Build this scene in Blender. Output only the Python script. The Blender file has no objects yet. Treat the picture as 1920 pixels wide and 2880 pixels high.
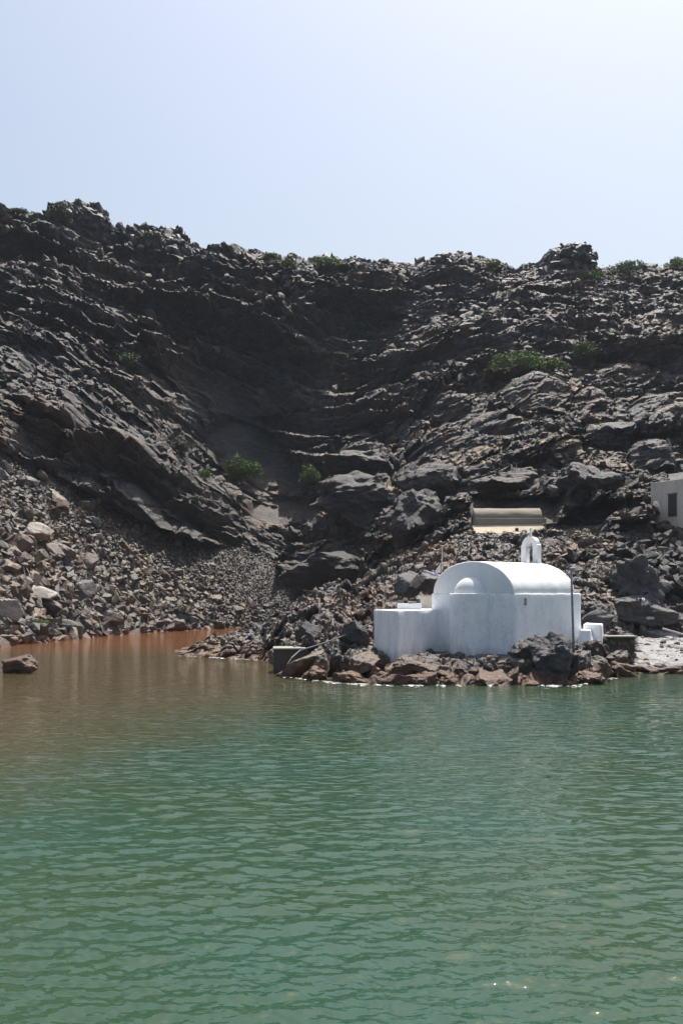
import bpy, bmesh, math, random
import numpy as np
from mathutils import Vector, Matrix
from mathutils.bvhtree import BVHTree
R = math.radians
SC = bpy.context.scene
COL = SC.collection
random.seed(7)
rng = np.random.default_rng(11)

# ------------------------------------------------------------------ camera, sky, sun, exposure
CAMH, F, HY = 5.0, 3088.0, 1660.0            # eye height, focal length (photo px), eye level (photo px)
cam_d = bpy.data.cameras.new('camera'); cam = bpy.data.objects.new('camera', cam_d); COL.objects.link(cam)
cam.location = (0, 0, CAMH); cam.rotation_euler = (R(90), 0, 0)
cam_d.sensor_fit = 'VERTICAL'; cam_d.sensor_height = 36.0; cam_d.lens = F / 2880 * 36
cam_d.shift_y = (HY - 1440) / 2880
cam_d.clip_start = 0.1; cam_d.clip_end = 5000
SC.camera = cam
SUN_EL, SUN_AZ = 64.0, 24.0                  # azimuth to the right of straight ahead (+Y)
world = bpy.data.worlds.new('World'); SC.world = world; world.use_nodes = True
wn = world.node_tree.nodes; wl = world.node_tree.links; wn.clear()
wo = wn.new('ShaderNodeOutputWorld'); wb = wn.new('ShaderNodeBackground'); ws = wn.new('ShaderNodeTexSky')
ws.sky_type = 'NISHITA'; ws.sun_disc = False
ws.sun_elevation = R(SUN_EL); ws.sun_rotation = R(SUN_AZ)
ws.air_density = 1.3; ws.dust_density = 4.7; ws.ozone_density = 1.5; ws.altitude = 0
wb.inputs['Strength'].default_value = 0.111
wl.new(ws.outputs[0], wb.inputs['Color']); wl.new(wb.outputs[0], wo.inputs['Surface'])
sun_d = bpy.data.lights.new('sun', 'SUN'); sun_d.energy = 4.9; sun_d.angle = R(0.53); sun_d.color = (1, .955, .89)
sun = bpy.data.objects.new('sun', sun_d); COL.objects.link(sun); sun.location = (40, 60, 120)
sdir = Vector((math.sin(R(SUN_AZ)) * math.cos(R(SUN_EL)), math.cos(R(SUN_AZ)) * math.cos(R(SUN_EL)), math.sin(R(SUN_EL))))
sun.rotation_euler = sdir.to_track_quat('Z', 'Y').to_euler()
SC.view_settings.view_transform = 'Standard'; SC.view_settings.look = 'None'
SC.view_settings.gamma = 1; SC.view_settings.exposure = 0.42
SC.render.engine = 'CYCLES'
SC.cycles.use_denoising = True; SC.cycles.denoiser = 'OPENIMAGEDENOISE'
SC.cycles.max_bounces = 6; SC.cycles.diffuse_bounces = 4; SC.cycles.glossy_bounces = 2

def P(x, y, Y):                              # point at depth Y seen at photo pixel (x, y)
    return Vector(((x - 960) / F * Y, Y, CAMH + (HY - y) / F * Y))

# ------------------------------------------------------------------ numpy noise
def _h(ix, iy, iz, s):
    h = (ix.astype(np.int64) * 374761393 + iy.astype(np.int64) * 668265263 + iz.astype(np.int64) * 2147483647 + s * 974634777) & 0xffffffff
    h = ((h ^ (h >> 13)) * 1274126177) & 0xffffffff
    h = ((h ^ (h >> 16)) * 2246822519) & 0xffffffff
    h = h ^ (h >> 15)
    return (h & 0xffffff).astype(np.float32) / 0xffffff
def noise(p, s=0):                           # value noise, -1..1
    i = np.floor(p).astype(np.int64); f = (p - i).astype(np.float32); f = f * f * (3 - 2 * f)
    out = 0
    for a in (0, 1):
        for b in (0, 1):
            for c in (0, 1):
                w = (f[:, 0] if a else 1 - f[:, 0]) * (f[:, 1] if b else 1 - f[:, 1]) * (f[:, 2] if c else 1 - f[:, 2])
                out = out + w * _h(i[:, 0] + a, i[:, 1] + b, i[:, 2] + c, s)
    return out * 2 - 1
def fbm(p, o=4, s=0, g=.5, ridge=False):
    out = 0; a = 1.0; t = 0
    for k in range(o):
        n = noise(p * (2.03 ** k) + 17.3 * k, s + k)
        if ridge: n = 1 - 2 * np.abs(n)
        out = out + a * n; t += a; a *= g
    return out / t
def voro(p, s=0):                            # nearest cell: two random numbers, offset vector, F1, F2
    i0 = np.floor(p).astype(np.int64); n = len(p)
    f1 = np.full(n, 9., np.float32); f2 = np.full(n, 9., np.float32)
    best = np.zeros((n, 3), np.float32); cid = np.zeros((n, 3), np.int64)
    for a in (-1, 0, 1):
        for b in (-1, 0, 1):
            for c in (-1, 0, 1):
                q = i0 + np.array([a, b, c])
                fx = q[:, 0] + _h(q[:, 0], q[:, 1], q[:, 2], s)
                fy = q[:, 1] + _h(q[:, 0], q[:, 1], q[:, 2], s + 1)
                fz = q[:, 2] + _h(q[:, 0], q[:, 1], q[:, 2], s + 2)
                d = np.stack([p[:, 0] - fx, p[:, 1] - fy, p[:, 2] - fz], 1).astype(np.float32)
                r = np.sqrt((d * d).sum(1))
                m = r < f1
                f2 = np.where(m, f1, np.minimum(f2, r)); f1 = np.where(m, r, f1)
                best[m] = d[m]; cid[m] = q[m]
    r1 = _h(cid[:, 0], cid[:, 1], cid[:, 2], s + 5); r2 = _h(cid[:, 0], cid[:, 1], cid[:, 2], s + 6); r3 = _h(cid[:, 0], cid[:, 1], cid[:, 2], s + 7)
    return r1, r2, r3, best, f1, f2
def sstep(a, b, x):
    t = np.clip((x - a) / (b - a), 0, 1); return t * t * (3 - 2 * t)

# ------------------------------------------------------------------ object helpers
def tag(o, label=None, cat=None, group=None, kind=None):
    for k, v in (('label', label), ('category', cat), ('group', group), ('kind', kind)):
        if v: o[k] = v
    return o
def empty(name, loc=(0, 0, 0), rz=0.0):
    o = bpy.data.objects.new(name, None); COL.objects.link(o); o.location = loc; o.rotation_euler = (0, 0, rz)
    o.empty_display_size = .3
    return o
def npmesh(name, v, f, mats, attrs=None, smooth=False):
    """v (N,3) array, f (M,k) array of equal-sided faces"""
    me = bpy.data.meshes.new(name)
    k = f.shape[1]; m = len(f)
    me.vertices.add(len(v)); me.vertices.foreach_set('co', np.ascontiguousarray(v, np.float32).ravel())
    me.loops.add(m * k); me.loops.foreach_set('vertex_index', np.ascontiguousarray(f, np.int32).ravel())
    me.polygons.add(m); me.polygons.foreach_set('loop_start', np.arange(m, dtype=np.int32) * k)
    me.polygons.foreach_set('loop_total', np.full(m, k, np.int32))
    me.polygons.foreach_set('use_smooth', np.full(m, smooth))
    for an, av in (attrs or {}).items():
        at = me.attributes.new(an, 'FLOAT', 'POINT'); at.data.foreach_set('value', np.ascontiguousarray(av, np.float32))
    me.update(calc_edges=True); me.validate()
    if not isinstance(mats, (list, tuple)): mats = [mats]
    for mt in mats: me.materials.append(mt)
    return me
def link(name, me, parent=None):
    o = bpy.data.objects.new(name, me); COL.objects.link(o)
    if parent is not None: o.parent = parent
    return o
def bobj(name, bm, mat, parent=None, smooth=False):
    bmesh.ops.recalc_face_normals(bm, faces=bm.faces)
    me = bpy.data.meshes.new(name); bm.to_mesh(me); bm.free(); me.materials.append(mat)
    if smooth:
        me.polygons.foreach_set('use_smooth', [True] * len(me.polygons))
    return link(name, me, parent)
def grid_faces(nr, nc, close=False):
    i = np.arange(nr - 1)[:, None] * nc; j = np.arange(nc - 1)[None, :]
    a = (i + j).ravel()
    return np.stack([a, a + 1, a + nc + 1, a + nc], 1)
def add_box(bm, cx, cy, cz, sx, sy, sz, rz=0, bev=0.0, rx=0):
    r = bmesh.ops.create_cube(bm, size=1)
    M = Matrix.Translation((cx, cy, cz)) @ Matrix.Rotation(rz, 4, 'Z') @ Matrix.Rotation(rx, 4, 'X') @ Matrix.Diagonal((sx, sy, sz, 1))
    bmesh.ops.transform(bm, matrix=M, verts=r['verts'])
    if bev:
        es = list({e for v in r['verts'] for e in v.link_edges})
        bmesh.ops.bevel(bm, geom=es, offset=bev, segments=2, affect='EDGES', profile=.5)
def add_tube(bm, pts, rad, seg=8):
    pts = [Vector(p) for p in pts]; n = len(pts)
    rads = rad if isinstance(rad, (list, tuple)) else [rad] * n
    rings = []
    for i, p in enumerate(pts):
        t = (pts[min(i + 1, n - 1)] - pts[max(i - 1, 0)]).normalized()
        a = t.orthogonal().normalized() if i == 0 else (a - t * a.dot(t)).normalized()
        b = t.cross(a)
        rings.append([bm.verts.new(p + (a * math.cos(k * 2 * math.pi / seg) + b * math.sin(k * 2 * math.pi / seg)) * rads[i]) for k in range(seg)])
    for r0, r1 in zip(rings, rings[1:]):
        for k in range(seg):
            bm.faces.new((r0[k], r0[(k + 1) % seg], r1[(k + 1) % seg], r1[k]))
    bm.faces.new(rings[0]); bm.faces.new(rings[-1][::-1])

# ------------------------------------------------------------------ materials
def new_mat(name):
    m = bpy.data.materials.new(name); m.use_nodes = True; nt = m.node_tree
    b = nt.nodes['Principled BSDF']
    return m, nt, nt.nodes, nt.links, b
def nnode(N, L, typ, ins=None, **kw):
    n = N.new(typ)
    for k, v in kw.items(): setattr(n, k, v)
    for k, v in (ins or {}).items():
        if hasattr(v, 'is_linked') or isinstance(v, bpy.types.NodeSocket): L.new(v, n.inputs[k])
        else: n.inputs[k].default_value = v
    return n
def mixc(N, L, fac, a, b, mode='MIX'):
    n = N.new('ShaderNodeMix'); n.data_type = 'RGBA'; n.blend_type = mode
    for s, v in (('Factor', fac), ('A', a), ('B', b)):
        sock = [q for q in n.inputs if q.name == s and (q.type == 'RGBA' if s != 'Factor' else q.type == 'VALUE')][0]
        if isinstance(v, bpy.types.NodeSocket): L.new(v, sock)
        else: sock.default_value = v if s == 'Factor' else (*v, 1)
    return [q for q in n.outputs if q.type == 'RGBA'][0]
def ramp(N, L, src, pts):
    n = N.new('ShaderNodeValToRGB'); L.new(src, n.inputs[0]); e = n.color_ramp.elements
    while len(e) < len(pts): e.new(.5)
    for q, (p, c) in zip(e, pts):
        q.position = p; q.color = (*c, 1) if isinstance(c, tuple) else (c, c, c, 1)
    return n.outputs[0]
def mth(N, L, op, a, b=None, clamp=False):
    n = N.new('ShaderNodeMath'); n.operation = op; n.use_clamp = clamp
    for i, v in enumerate((a, b)):
        if v is None: continue
        if isinstance(v, bpy.types.NodeSocket): L.new(v, n.inputs[i])
        else: n.inputs[i].default_value = v
    return n.outputs[0]

def rock_material(name, dark, light, brown, attr=None, ochre=.5, rust_h=.9, pale=None, bump=.25, spec=.5, rough=.52, obj_rand=False, wscale=1.0):
    m, nt, N, L, b = new_mat(name)
    geo = N.new('ShaderNodeNewGeometry'); pos = geo.outputs['Position']
    n1 = nnode(N, L, 'ShaderNodeTexNoise', {'Vector': pos, 'Scale': .09 * wscale, 'Detail': 6, 'Roughness': .6})
    n2 = nnode(N, L, 'ShaderNodeTexNoise', {'Vector': pos, 'Scale': 1.7 * wscale, 'Detail': 8, 'Roughness': .7})
    n3 = nnode(N, L, 'ShaderNodeTexVoronoi', {'Vector': pos, 'Scale': .9 * wscale})
    c = mixc(N, L, ramp(N, L, n2.outputs[0], [(.35, 0.), (.68, 1.)]), dark, light)
    c = mixc(N, L, ramp(N, L, n1.outputs[0], [(.45, 0.), (.62, .8)]), c, brown)
    # each block of rock its own tone
    rnd = N.new('ShaderNodeSeparateColor'); L.new(n3.outputs['Color'], rnd.inputs[0])
    c = mixc(N, L, .55, c, ramp(N, L, rnd.outputs[0], [(0., .45), (1., 1.5)]), 'MULTIPLY')
    if attr or obj_rand:
        if attr:
            at = nnode(N, L, 'ShaderNodeAttribute', attribute_name=attr); tv = at.outputs['Fac']
        else:
            tv = N.new('ShaderNodeObjectInfo').outputs['Random']
        c = mixc(N, L, 1., c, ramp(N, L, tv, [(0., (.62, .64, .68)), (.45, (1., 1., 1.)), (.75, (1.25, 1.12, .98)), (1., (1.9, 1.72, 1.5))]), 'MULTIPLY')
    if ochre:
        nz = N.new('ShaderNodeSeparateXYZ'); L.new(geo.outputs['Normal'], nz.inputs[0])
        up = ramp(N, L, nz.outputs[2], [(.55, 0.), (.85, 1.)])
        n4 = nnode(N, L, 'ShaderNodeTexNoise', {'Vector': pos, 'Scale': .16, 'Detail': 7, 'Roughness': .65})
        pat = ramp(N, L, n4.outputs[0], [(.52, 0.), (.62, 1.)])
        at2 = nnode(N, L, 'ShaderNodeAttribute', attribute_name='grass')
        f = mth(N, L, 'MULTIPLY', mth(N, L, 'MULTIPLY', up, pat), mth(N, L, 'MULTIPLY', at2.outputs['Fac'], ochre))
        c = mixc(N, L, f, c, (.33, .21, .10))
    if pale:
        at3 = nnode(N, L, 'ShaderNodeAttribute', attribute_name='pale')
        nb = nnode(N, L, 'ShaderNodeTexNoise', {'Vector': pos, 'Scale': 1.1, 'Detail': 7, 'Roughness': .65})
        f = mth(N, L, 'MULTIPLY', at3.outputs['Fac'], ramp(N, L, nb.outputs[0], [(.30, 0.), (.50, 1.)]))
        c = mixc(N, L, f, c, pale)
    if rust_h:
        sz = N.new('ShaderNodeSeparateXYZ'); L.new(pos, sz.inputs[0])
        n5 = nnode(N, L, 'ShaderNodeTexNoise', {'Vector': pos, 'Scale': .9, 'Detail': 6, 'Roughness': .65})
        hh = mth(N, L, 'SUBTRACT', mth(N, L, 'MULTIPLY', n5.outputs[0], rust_h * 2.2), sz.outputs[2])
        f = mth(N, L, 'MULTIPLY', hh, 2.2 / rust_h, True)
        n6 = nnode(N, L, 'ShaderNodeTexNoise', {'Vector': pos, 'Scale': 2.5, 'Detail': 5})
        rc = mixc(N, L, ramp(N, L, n6.outputs[0], [(.35, 0.), (.65, 1.)]), (.062, .027, .012), (.145, .062, .024))
        if pale: f = mth(N, L, 'MULTIPLY', f, mth(N, L, 'SUBTRACT', 1.0, at3.outputs['Fac'], True))
        c = mixc(N, L, mth(N, L, 'MULTIPLY', f, .85), c, rc)
    L.new(c, b.inputs['Base Color'])
    b.inputs['Roughness'].default_value = rough; b.inputs['Specular IOR Level'].default_value = spec
    nb1 = nnode(N, L, 'ShaderNodeTexNoise', {'Vector': pos, 'Scale': 3.2 * wscale, 'Detail': 9, 'Roughness': .72})
    bp = nnode(N, L, 'ShaderNodeBump', {'Height': nb1.outputs[0], 'Strength': .9, 'Distance': bump})
    L.new(bp.outputs[0], b.inputs['Normal'])
    return m
M_HILL = rock_material('hill_rock', (.021, .022, .026), (.076, .067, .061), (.086, .053, .035), attr='tint', ochre=1., rust_h=None, bump=.35, spec=.55, rough=.55)
M_SCREE = rock_material('scree_rock', (.040, .035, .032), (.135, .118, .100), (.108, .078, .056), attr='tint', ochre=.3, rust_h=.45, bump=.12, wscale=1.6)
M_BOULDER = rock_material('boulder_rock', (.040, .036, .033), (.138, .121, .104), (.113, .083, .060), ochre=0, rust_h=.5, bump=.12, obj_rand=True, wscale=1.4)
M_PROM = rock_material('promontory_rock', (.042, .040, .040), (.155, .143, .132), (.13, .085, .060), attr='tint', ochre=.75, rust_h=.85, pale=(.29, .285, .28), bump=.14, wscale=1.5)
M_SHORE = rock_material('shore_rock', (.038, .034, .033), (.14, .12, .10), (.11, .072, .050), ochre=0, rust_h=1.15, bump=.12, obj_rand=True, wscale=1.4, spec=.5)
M_DARKROCK = rock_material('dark_rock', (.024, .024, .028), (.070, .067, .068), (.07, .056, .048), ochre=0, rust_h=.5, bump=.15, wscale=1.2)
M_TAN = rock_material('tan_rock', (.20, .175, .15), (.36, .32, .275), (.30, .25, .2), ochre=0, rust_h=.5, bump=.08, wscale=1.4)

def plaster(name, base, stain, amt=.5, scale=1.0, rough=.85, splash=None):
    m, nt, N, L, b = new_mat(name)
    geo = N.new('ShaderNodeNewGeometry'); pos = geo.outputs['Position']
    mp = nnode(N, L, 'ShaderNodeMapping', {'Vector': pos, 'Scale': (1, 1, .45)})
    n1 = nnode(N, L, 'ShaderNodeTexNoise', {'Vector': mp.outputs[0], 'Scale': 1.3 * scale, 'Detail': 8, 'Roughness': .7})
    n2 = nnode(N, L, 'ShaderNodeTexNoise', {'Vector': pos, 'Scale': 7 * scale, 'Detail': 6, 'Roughness': .75})
    f = mth(N, L, 'MULTIPLY', ramp(N, L, n1.outputs[0], [(.44, 0.), (.66, 1.)]), ramp(N, L, n2.outputs[0], [(.40, 0.), (.62, 1.)]))
    c = mixc(N, L, mth(N, L, 'MULTIPLY', f, amt), base, stain)
    if splash:
        sz = N.new('ShaderNodeSeparateXYZ'); L.new(pos, sz.inputs[0])
        mp2 = nnode(N, L, 'ShaderNodeMapping', {'Vector': pos, 'Scale': (1.6, 1.6, .5)})
        n3 = nnode(N, L, 'ShaderNodeTexNoise', {'Vector': mp2.outputs[0], 'Scale': 1.6, 'Detail': 7, 'Roughness': .7})
        hh = mth(N, L, 'SUBTRACT', mth(N, L, 'ADD', mth(N, L, 'MULTIPLY', n3.outputs[0], 2.4), splash - 1.2), sz.outputs[2])
        c = mixc(N, L, mth(N, L, 'MULTIPLY', mth(N, L, 'MULTIPLY', hh, 1.6, True), .5), c, (.34, .33, .31))
    L.new(c, b.inputs['Base Color']); b.inputs['Roughness'].default_value = rough
    b.inputs['Specular IOR Level'].default_value = .2
    bp = nnode(N, L, 'ShaderNodeBump', {'Height': n1.outputs[0], 'Strength': .5, 'Distance': .05})
    bp2 = nnode(N, L, 'ShaderNodeBump', {'Height': n2.outputs[0], 'Strength': .35, 'Distance': .015, 'Normal': bp.outputs[0]})
    L.new(bp2.outputs[0], b.inputs['Normal'])
    return m
M_WHITE = plaster('whitewash', (.93, .93, .94), (.45, .45, .45), .7, splash=1.75)
M_WHITE2 = plaster('whitewash_clean', (.82, .82, .81), (.6, .6, .58), .5)
M_BEIGE = plaster('beige_render', (.27, .235, .19), (.15, .135, .11), .8, .8)
M_APRON = plaster('pale_apron', (.52, .44, .33), (.28, .22, .16), .9, .8)
M_HOUSE = plaster('grey_render', (.70, .62, .53), (.36, .33, .3), .8, .6)
M_CONC = plaster('concrete', (.33, .31, .27), (.14, .12, .10), .9, 1.4)
M_DKCONC = plaster('dark_concrete', (.10, .085, .07), (.045, .04, .035), .9, 1.4)
M_TANK = plaster('weathered_paint', (.52, .50, .43), (.22, .2, .15), .9, 2.0)
def simple(name, col, rough=.6, metal=0., spec=.4, var=.3, sc=6):
    m, nt, N, L, b = new_mat(name)
    tc = N.new('ShaderNodeTexCoord')
    n = nnode(N, L, 'ShaderNodeTexNoise', {'Vector': tc.outputs['Object'], 'Scale': sc, 'Detail': 5, 'Roughness': .65})
    c = mixc(N, L, ramp(N, L, n.outputs[0], [(.3, 0.), (.7, 1.)]), tuple(q * (1 - var) for q in col), tuple(min(1, q * (1 + var)) for q in col))
    L.new(c, b.inputs['Base Color']); b.inputs['Roughness'].default_value = rough; b.inputs['Metallic'].default_value = metal
    b.inputs['Specular IOR Level'].default_value = spec
    return m
M_GALV = simple('galvanised_steel', (.24, .25, .27), .5, .3)
M_RUST = simple('rusty_steel', (.42, .27, .16), .8, 0)
M_DRUM = simple('dark_drum', (.022, .02, .02), .7, 0)
M_WOOD = simple('weathered_wood', (.22, .14, .10), .85, 0)
M_DARKWOOD = simple('dark_door', (.075, .055, .045), .8, 0)
M_PALEWOOD = simple('bleached_wood', (.42, .40, .37), .8, 0)
M_BRONZE = simple('verdigris_bronze', (.12, .16, .13), .55, .5)
M_ROPE = simple('grey_hose', (.34, .33, .30), .7, 0)
M_BLACKHOSE = simple('black_hose', (.03, .03, .033), .5, 0)
M_PAINT = simple('white_paint_marks', (.55, .56, .58), .8, 0, var=.35, sc=14)
M_LILAC = simple('lilac_net', (.52, .48, .56), .85, 0, var=.35, sc=12)
M_BOARD = simple('white_board', (.62, .62, .60), .8, 0, var=.1)
M_BLACK = simple('black_plastic', (.02, .02, .025), .5, 0)
M_FOAM = simple('sea_foam', (.75, .74, .72), .6, 0, var=.2, sc=5)
def leaf_mat(name, a, bcol):
    m, nt, N, L, b = new_mat(name)
    at = nnode(N, L, 'ShaderNodeAttribute', attribute_name='tint')
    c = mixc(N, L, at.outputs['Fac'], a, bcol)
    L.new(c, b.inputs['Base Color']); b.inputs['Roughness'].default_value = .65; b.inputs['Specular IOR Level'].default_value = .25
    b.inputs['Subsurface Weight'].default_value = 0
    return m
M_LEAF = leaf_mat('shrub_leaves', (.045, .070, .020), (.12, .165, .045))
M_LEAFB = leaf_mat('bright_mat_leaves', (.055, .10, .015), (.17, .24, .045))
M_LEAFD = leaf_mat('dry_leaves', (.05, .055, .03), (.12, .12, .06))
M_TWIG = simple('twig_bark', (.10, .075, .055), .9, 0)

# ------------------------------------------------------------------ HILLSIDE
CRY = [(-3000, 520), (-1400, 500), (-500, 560), (0, 596), (40, 600), (75, 598), (120, 616), (150, 612), (165, 590), (205, 572), (250, 582), (290, 596), (300, 615), (325, 628),
       (345, 648), (368, 642), (390, 655), (440, 662), (480, 655), (510, 652), (530, 672), (560, 680), (600, 692), (660, 688), (700, 705), (760, 722), (800, 735),
       (840, 738), (880, 738), (930, 728), (990, 728), (1030, 735), (1100, 740), (1160, 742), (1200, 732), (1245, 718), (1290, 728), (1310, 742), (1340, 735), (1400, 740),
       (1450, 755), (1500, 752), (1520, 740), (1550, 726), (1600, 716), (1650, 728), (1665, 752), (1700, 758), (1760, 752), (1850, 752), (1920, 745), (2300, 730), (2700, 715), (3600, 690), (5000, 690)]
HC = {  # column -> base (Y, z), then (y, Y) for the rising lines up to g, crest depth
 -3000: ((60, 0), (1000, 90), (900, 105), (800, 120), (700, 135), (620, 150), 170),
 -1400: ((76, 0), (1120, 110), (980, 126), (850, 145), (740, 160), (640, 174), 186),
 -500: ((89, 0), (1180, 119), (1040, 134), (900, 154), (800, 164), (690, 182), 192),
 0:    ((98, 0), (1255, 129), (1110, 141), (960, 158), (850, 171), (745, 190), 198),
 200:  ((113, 0), (1365, 138), (1190, 140.8), (1040, 161), (890, 175), (780, 197.5), 202),
 400:  ((129, 0), (1460, 151), (1280, 153.6), (1130, 170), (940, 187), (830, 207), 213),
 600:  ((143, 0), (1522, 162), (1400, 166), (1330, 184), (980, 198), (845, 202.5), 219),
 760:  ((151, 0), (1560, 167), (1400, 184), (1310, 190), (1000, 203), (850, 207.5), 226),
 900:  ((150, 2), (1660, 160), (1500, 168), (1290, 188), (990, 204), (868, 212), 231),
 1050: ((128, 3), (1610, 140), (1430, 158), (1230, 184), (985, 208), (868, 216), 238),
 1250: ((108, 6), (1500, 123), (1350, 142), (1180, 166), (985, 190), (870, 210), 234),
 1500: ((100, 6), (1450, 113), (1300, 134), (1130, 158), (960, 184), (850, 206), 230),
 1750: ((95, 5), (1480, 109), (1330, 131), (1150, 154), (980, 180), (860, 204), 228),
 1920: ((94, 5), (1450, 108), (1320, 130), (1150, 154), (980, 180), (860, 202), 226),
 2700: ((88, 4), (1450, 102), (1320, 122), (1150, 142), (980, 168), (850, 190), 214),
 3600: ((80, 3), (1400, 98), (1280, 116), (1120, 136), (960, 158), (830, 178), 200),
 5000: ((60, 1), (1400, 90), (1280, 104), (1120, 120), (960, 140), (830, 160), 180)}
def hill():
    xs = np.concatenate([np.arange(-3000, -300, 40), np.arange(-300, -40, 6), np.arange(-40, 1962, 2.0), np.arange(1962, 2240, 6), np.arange(2240, 5001, 40)]).astype(float)
    nc = len(xs)
    hx = np.array(sorted(HC)); rows = []
    def interp(vals):
        v = np.interp(xs, hx, vals)
        # smooth across columns
        k = np.interp(np.linspace(-3000, 5000, 1601), xs, v); ker = np.hanning(33); ker /= ker.sum()
        k = np.convolve(np.pad(k, 16, 'edge'), ker, 'valid'); return np.interp(xs, np.linspace(-3000, 5000, 1601), k)
    bY = interp([HC[x][0][0] for x in hx]); bZ = interp([HC[x][0][1] for x in hx])
    lines = [(bY - 14, bZ - 6), (bY, bZ)]
    for k in range(1, 6):
        Yk = interp([HC[x][k][1] for x in hx]); yk = interp([HC[x][k][0] for x in hx])
        lines.append((Yk, CAMH + (HY - yk) / F * Yk))
    cy = np.interp(xs, [c[0] for c in CRY], [c[1] for c in CRY]); cY = interp([HC[x][6] for x in hx])
    cyr = cy
    cz = CAMH + (HY - cyr) / F * cY
    lines.append((cY, cz)); lines.append((cY + 7, cz - 1.0)); lines.append((cY + 30, cz - 6)); lines.append((cY + 120, cz - 45)); lines.append((cY + 260, cz * 0 - 3))
    nseg = [14, 130, 100, 100, 110, 70, 90, 10, 12, 10, 8]
    Yl = []; Zl = []; Tl = []
    for k, n in enumerate(nseg):
        t = (np.arange(n) / n)[:, None]
        Yl.append(lines[k][0] * (1 - t) + lines[k + 1][0] * t); Zl.append(lines[k][1] * (1 - t) + lines[k + 1][1] * t)
        Tl.append(np.full(n, k) + t[:, 0])
    Yl.append(lines[-1][0][None]); Zl.append(lines[-1][1][None]); Tl.append(np.array([len(nseg)]))
    Y = np.concatenate(Yl); Z = np.concatenate(Zl); T = np.concatenate(Tl)[:, None] * np.ones((1, nc))
    # soften the corners along each profile a little
    for _ in range(6):
        Y[1:-1] = .25 * Y[:-2] + .5 * Y[1:-1] + .25 * Y[2:]; Z[1:-1] = .25 * Z[:-2] + .5 * Z[1:-1] + .25 * Z[2:]
    X = (xs[None, :] - 960) / F * Y
    sx = xs[None, :] * np.ones_like(Y); sy = HY - (Z - CAMH) / Y * F
    nr = Y.shape[0]
    p = np.stack([X, Y, Z], -1).reshape(-1, 3); sx = sx.ravel(); sy = sy.ravel(); T = T.ravel()
    # large outcrops (photo x, y, half width, half height, metres towards the viewer)
    D = np.zeros(len(p))
    wob = fbm(p * .05, 3, 40) * 26; wob2 = fbm(p * .05, 3, 50) * 26
    MASS = np.zeros(len(p)); NEAR = np.zeros(len(p))
    for (bx, by, rx, ry, a) in [(1000, 1400, 118, 84, 9), (1172, 1472, 62, 72, 6), (1000, 1288, 95, 42, 5), (1215, 1352, 62, 44, 4), (935, 1600, 145, 62, 7), (1150, 1222, 60, 38, 4), (860, 1180, 70, 40, 3),
                                (1388, 1210, 85, 34, 5), (1480, 1125, 100, 50, 7), (1303, 1365, 66, 38, 5), (1430, 1362, 68, 34, 5), (1240, 1130, 80, 34, 4), (1100, 1120, 90, 36, 4), (1560, 1300, 70, 40, 5),
                                (1660, 1380, 62, 44, 5), (1690, 1250, 80, 40, 5), (1800, 1300, 70, 40, 5), (1830, 1160, 85, 44, 6), (1640, 1140, 60, 36, 4), (1740, 1060, 90, 34, 4), (1590, 1430, 40, 46, 4), (1690, 1450, 60, 30, 3),
                                (1270, 805, 125, 55, 9), (1030, 850, 95, 55, 8), (900, 810, 90, 36, 5), (1700, 880, 110, 38, 5), (1500, 860, 90, 34, 4), (1590, 752, 74, 36, 5), (1850, 930, 80, 40, 5), (1350, 960, 110, 30, 4),
                                (620, 900, 190, 44, 7), (850, 930, 150, 40, 6), (240, 655, 120, 58, 4), (440, 730, 110, 52, 6), (90, 700, 110, 46, 6), (100, 830, 170, 46, 6), (330, 830, 110, 40, 5), (620, 780, 110, 36, 4),
                                (150, 1010, 190, 50, 4), (380, 1130, 170, 48, 4), (60, 1180, 120, 40, 4), (500, 1330, 140, 52, 4), (330, 1300, 150, 60, 5), (200, 1200, 90, 40, 3), (560, 1445, 120, 34, 4), (700, 960, 120, 30, 4)]:
        q = ((sx + wob * 1.15 - bx) / rx) ** 2 + ((sy + wob2 - by) / ry) ** 2
        up_ = np.clip((by + 0. - sy - wob2 * .5) / ry, -1, 1)
        D = D + a * np.clip(1 - q ** 1.6, 0, 1) ** .5 * (.72 + .55 * up_)
        MASS = np.maximum(MASS, sstep(1.0, .75, q) * (.25 if bx < 620 else 1.0 if by > 1000 else .35 if by > 800 else 0.)); NEAR = np.maximum(NEAR, np.exp(-(q - 1.15) ** 2 * 9) * (by > 1000))
    for (bx, by, rx, ry, a) in [(760, 1230, 170, 150, 3), (850, 1560, 70, 70, 3), (1430, 1455, 175, 60, 4.5), (1890, 1430, 110, 60, 4)]:
        q = ((sx + wob * (a < 4) - bx) / rx) ** 2 + ((sy + wob2 * (a < 4) - by) / ry) ** 2
        D = D - a * np.exp(-q * 1.2)
    BUILT = ((np.abs(sx - 1432) < 125) & (np.abs(sy - 1462) < 66)) | ((np.abs(sx - 1900) < 90) & (np.abs(sy - 1400) < 75))
    # talus and scree stay smooth
    tb = np.interp(sx, [-500, 0, 150, 430, 612, 760, 857, 900], [1170, 1252, 1335, 1470, 1525, 1555, 1678, 1800])
    talus = sstep(-6, 12, sy + fbm(p * .25, 3, 9) * 12 - tb) * (sx < 900)
    gully = np.clip(1.15 - ((sx + wob * 2 - 720) / 130) ** 2 - ((sy - 1290 + (sx - 720) * -.5) / 110) ** 2, 0, 1)
    gully = np.maximum(gully, np.clip(1.1 - ((sx + wob - 800) / 110) ** 2 - ((sy + wob2 - 1440) / 45) ** 2, 0, 1))
    rocky = (1 - talus) * (1 - .85 * sstep(.1, .6, gully)) * sstep(.9, 1.2, T) * (1 - .75 * BUILT)
    slab = np.clip(1.2 - ((sx + wob - 700) / 330) ** 2 - ((sy + wob2 - 1120) / 140) ** 2, 0, 1)
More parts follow.
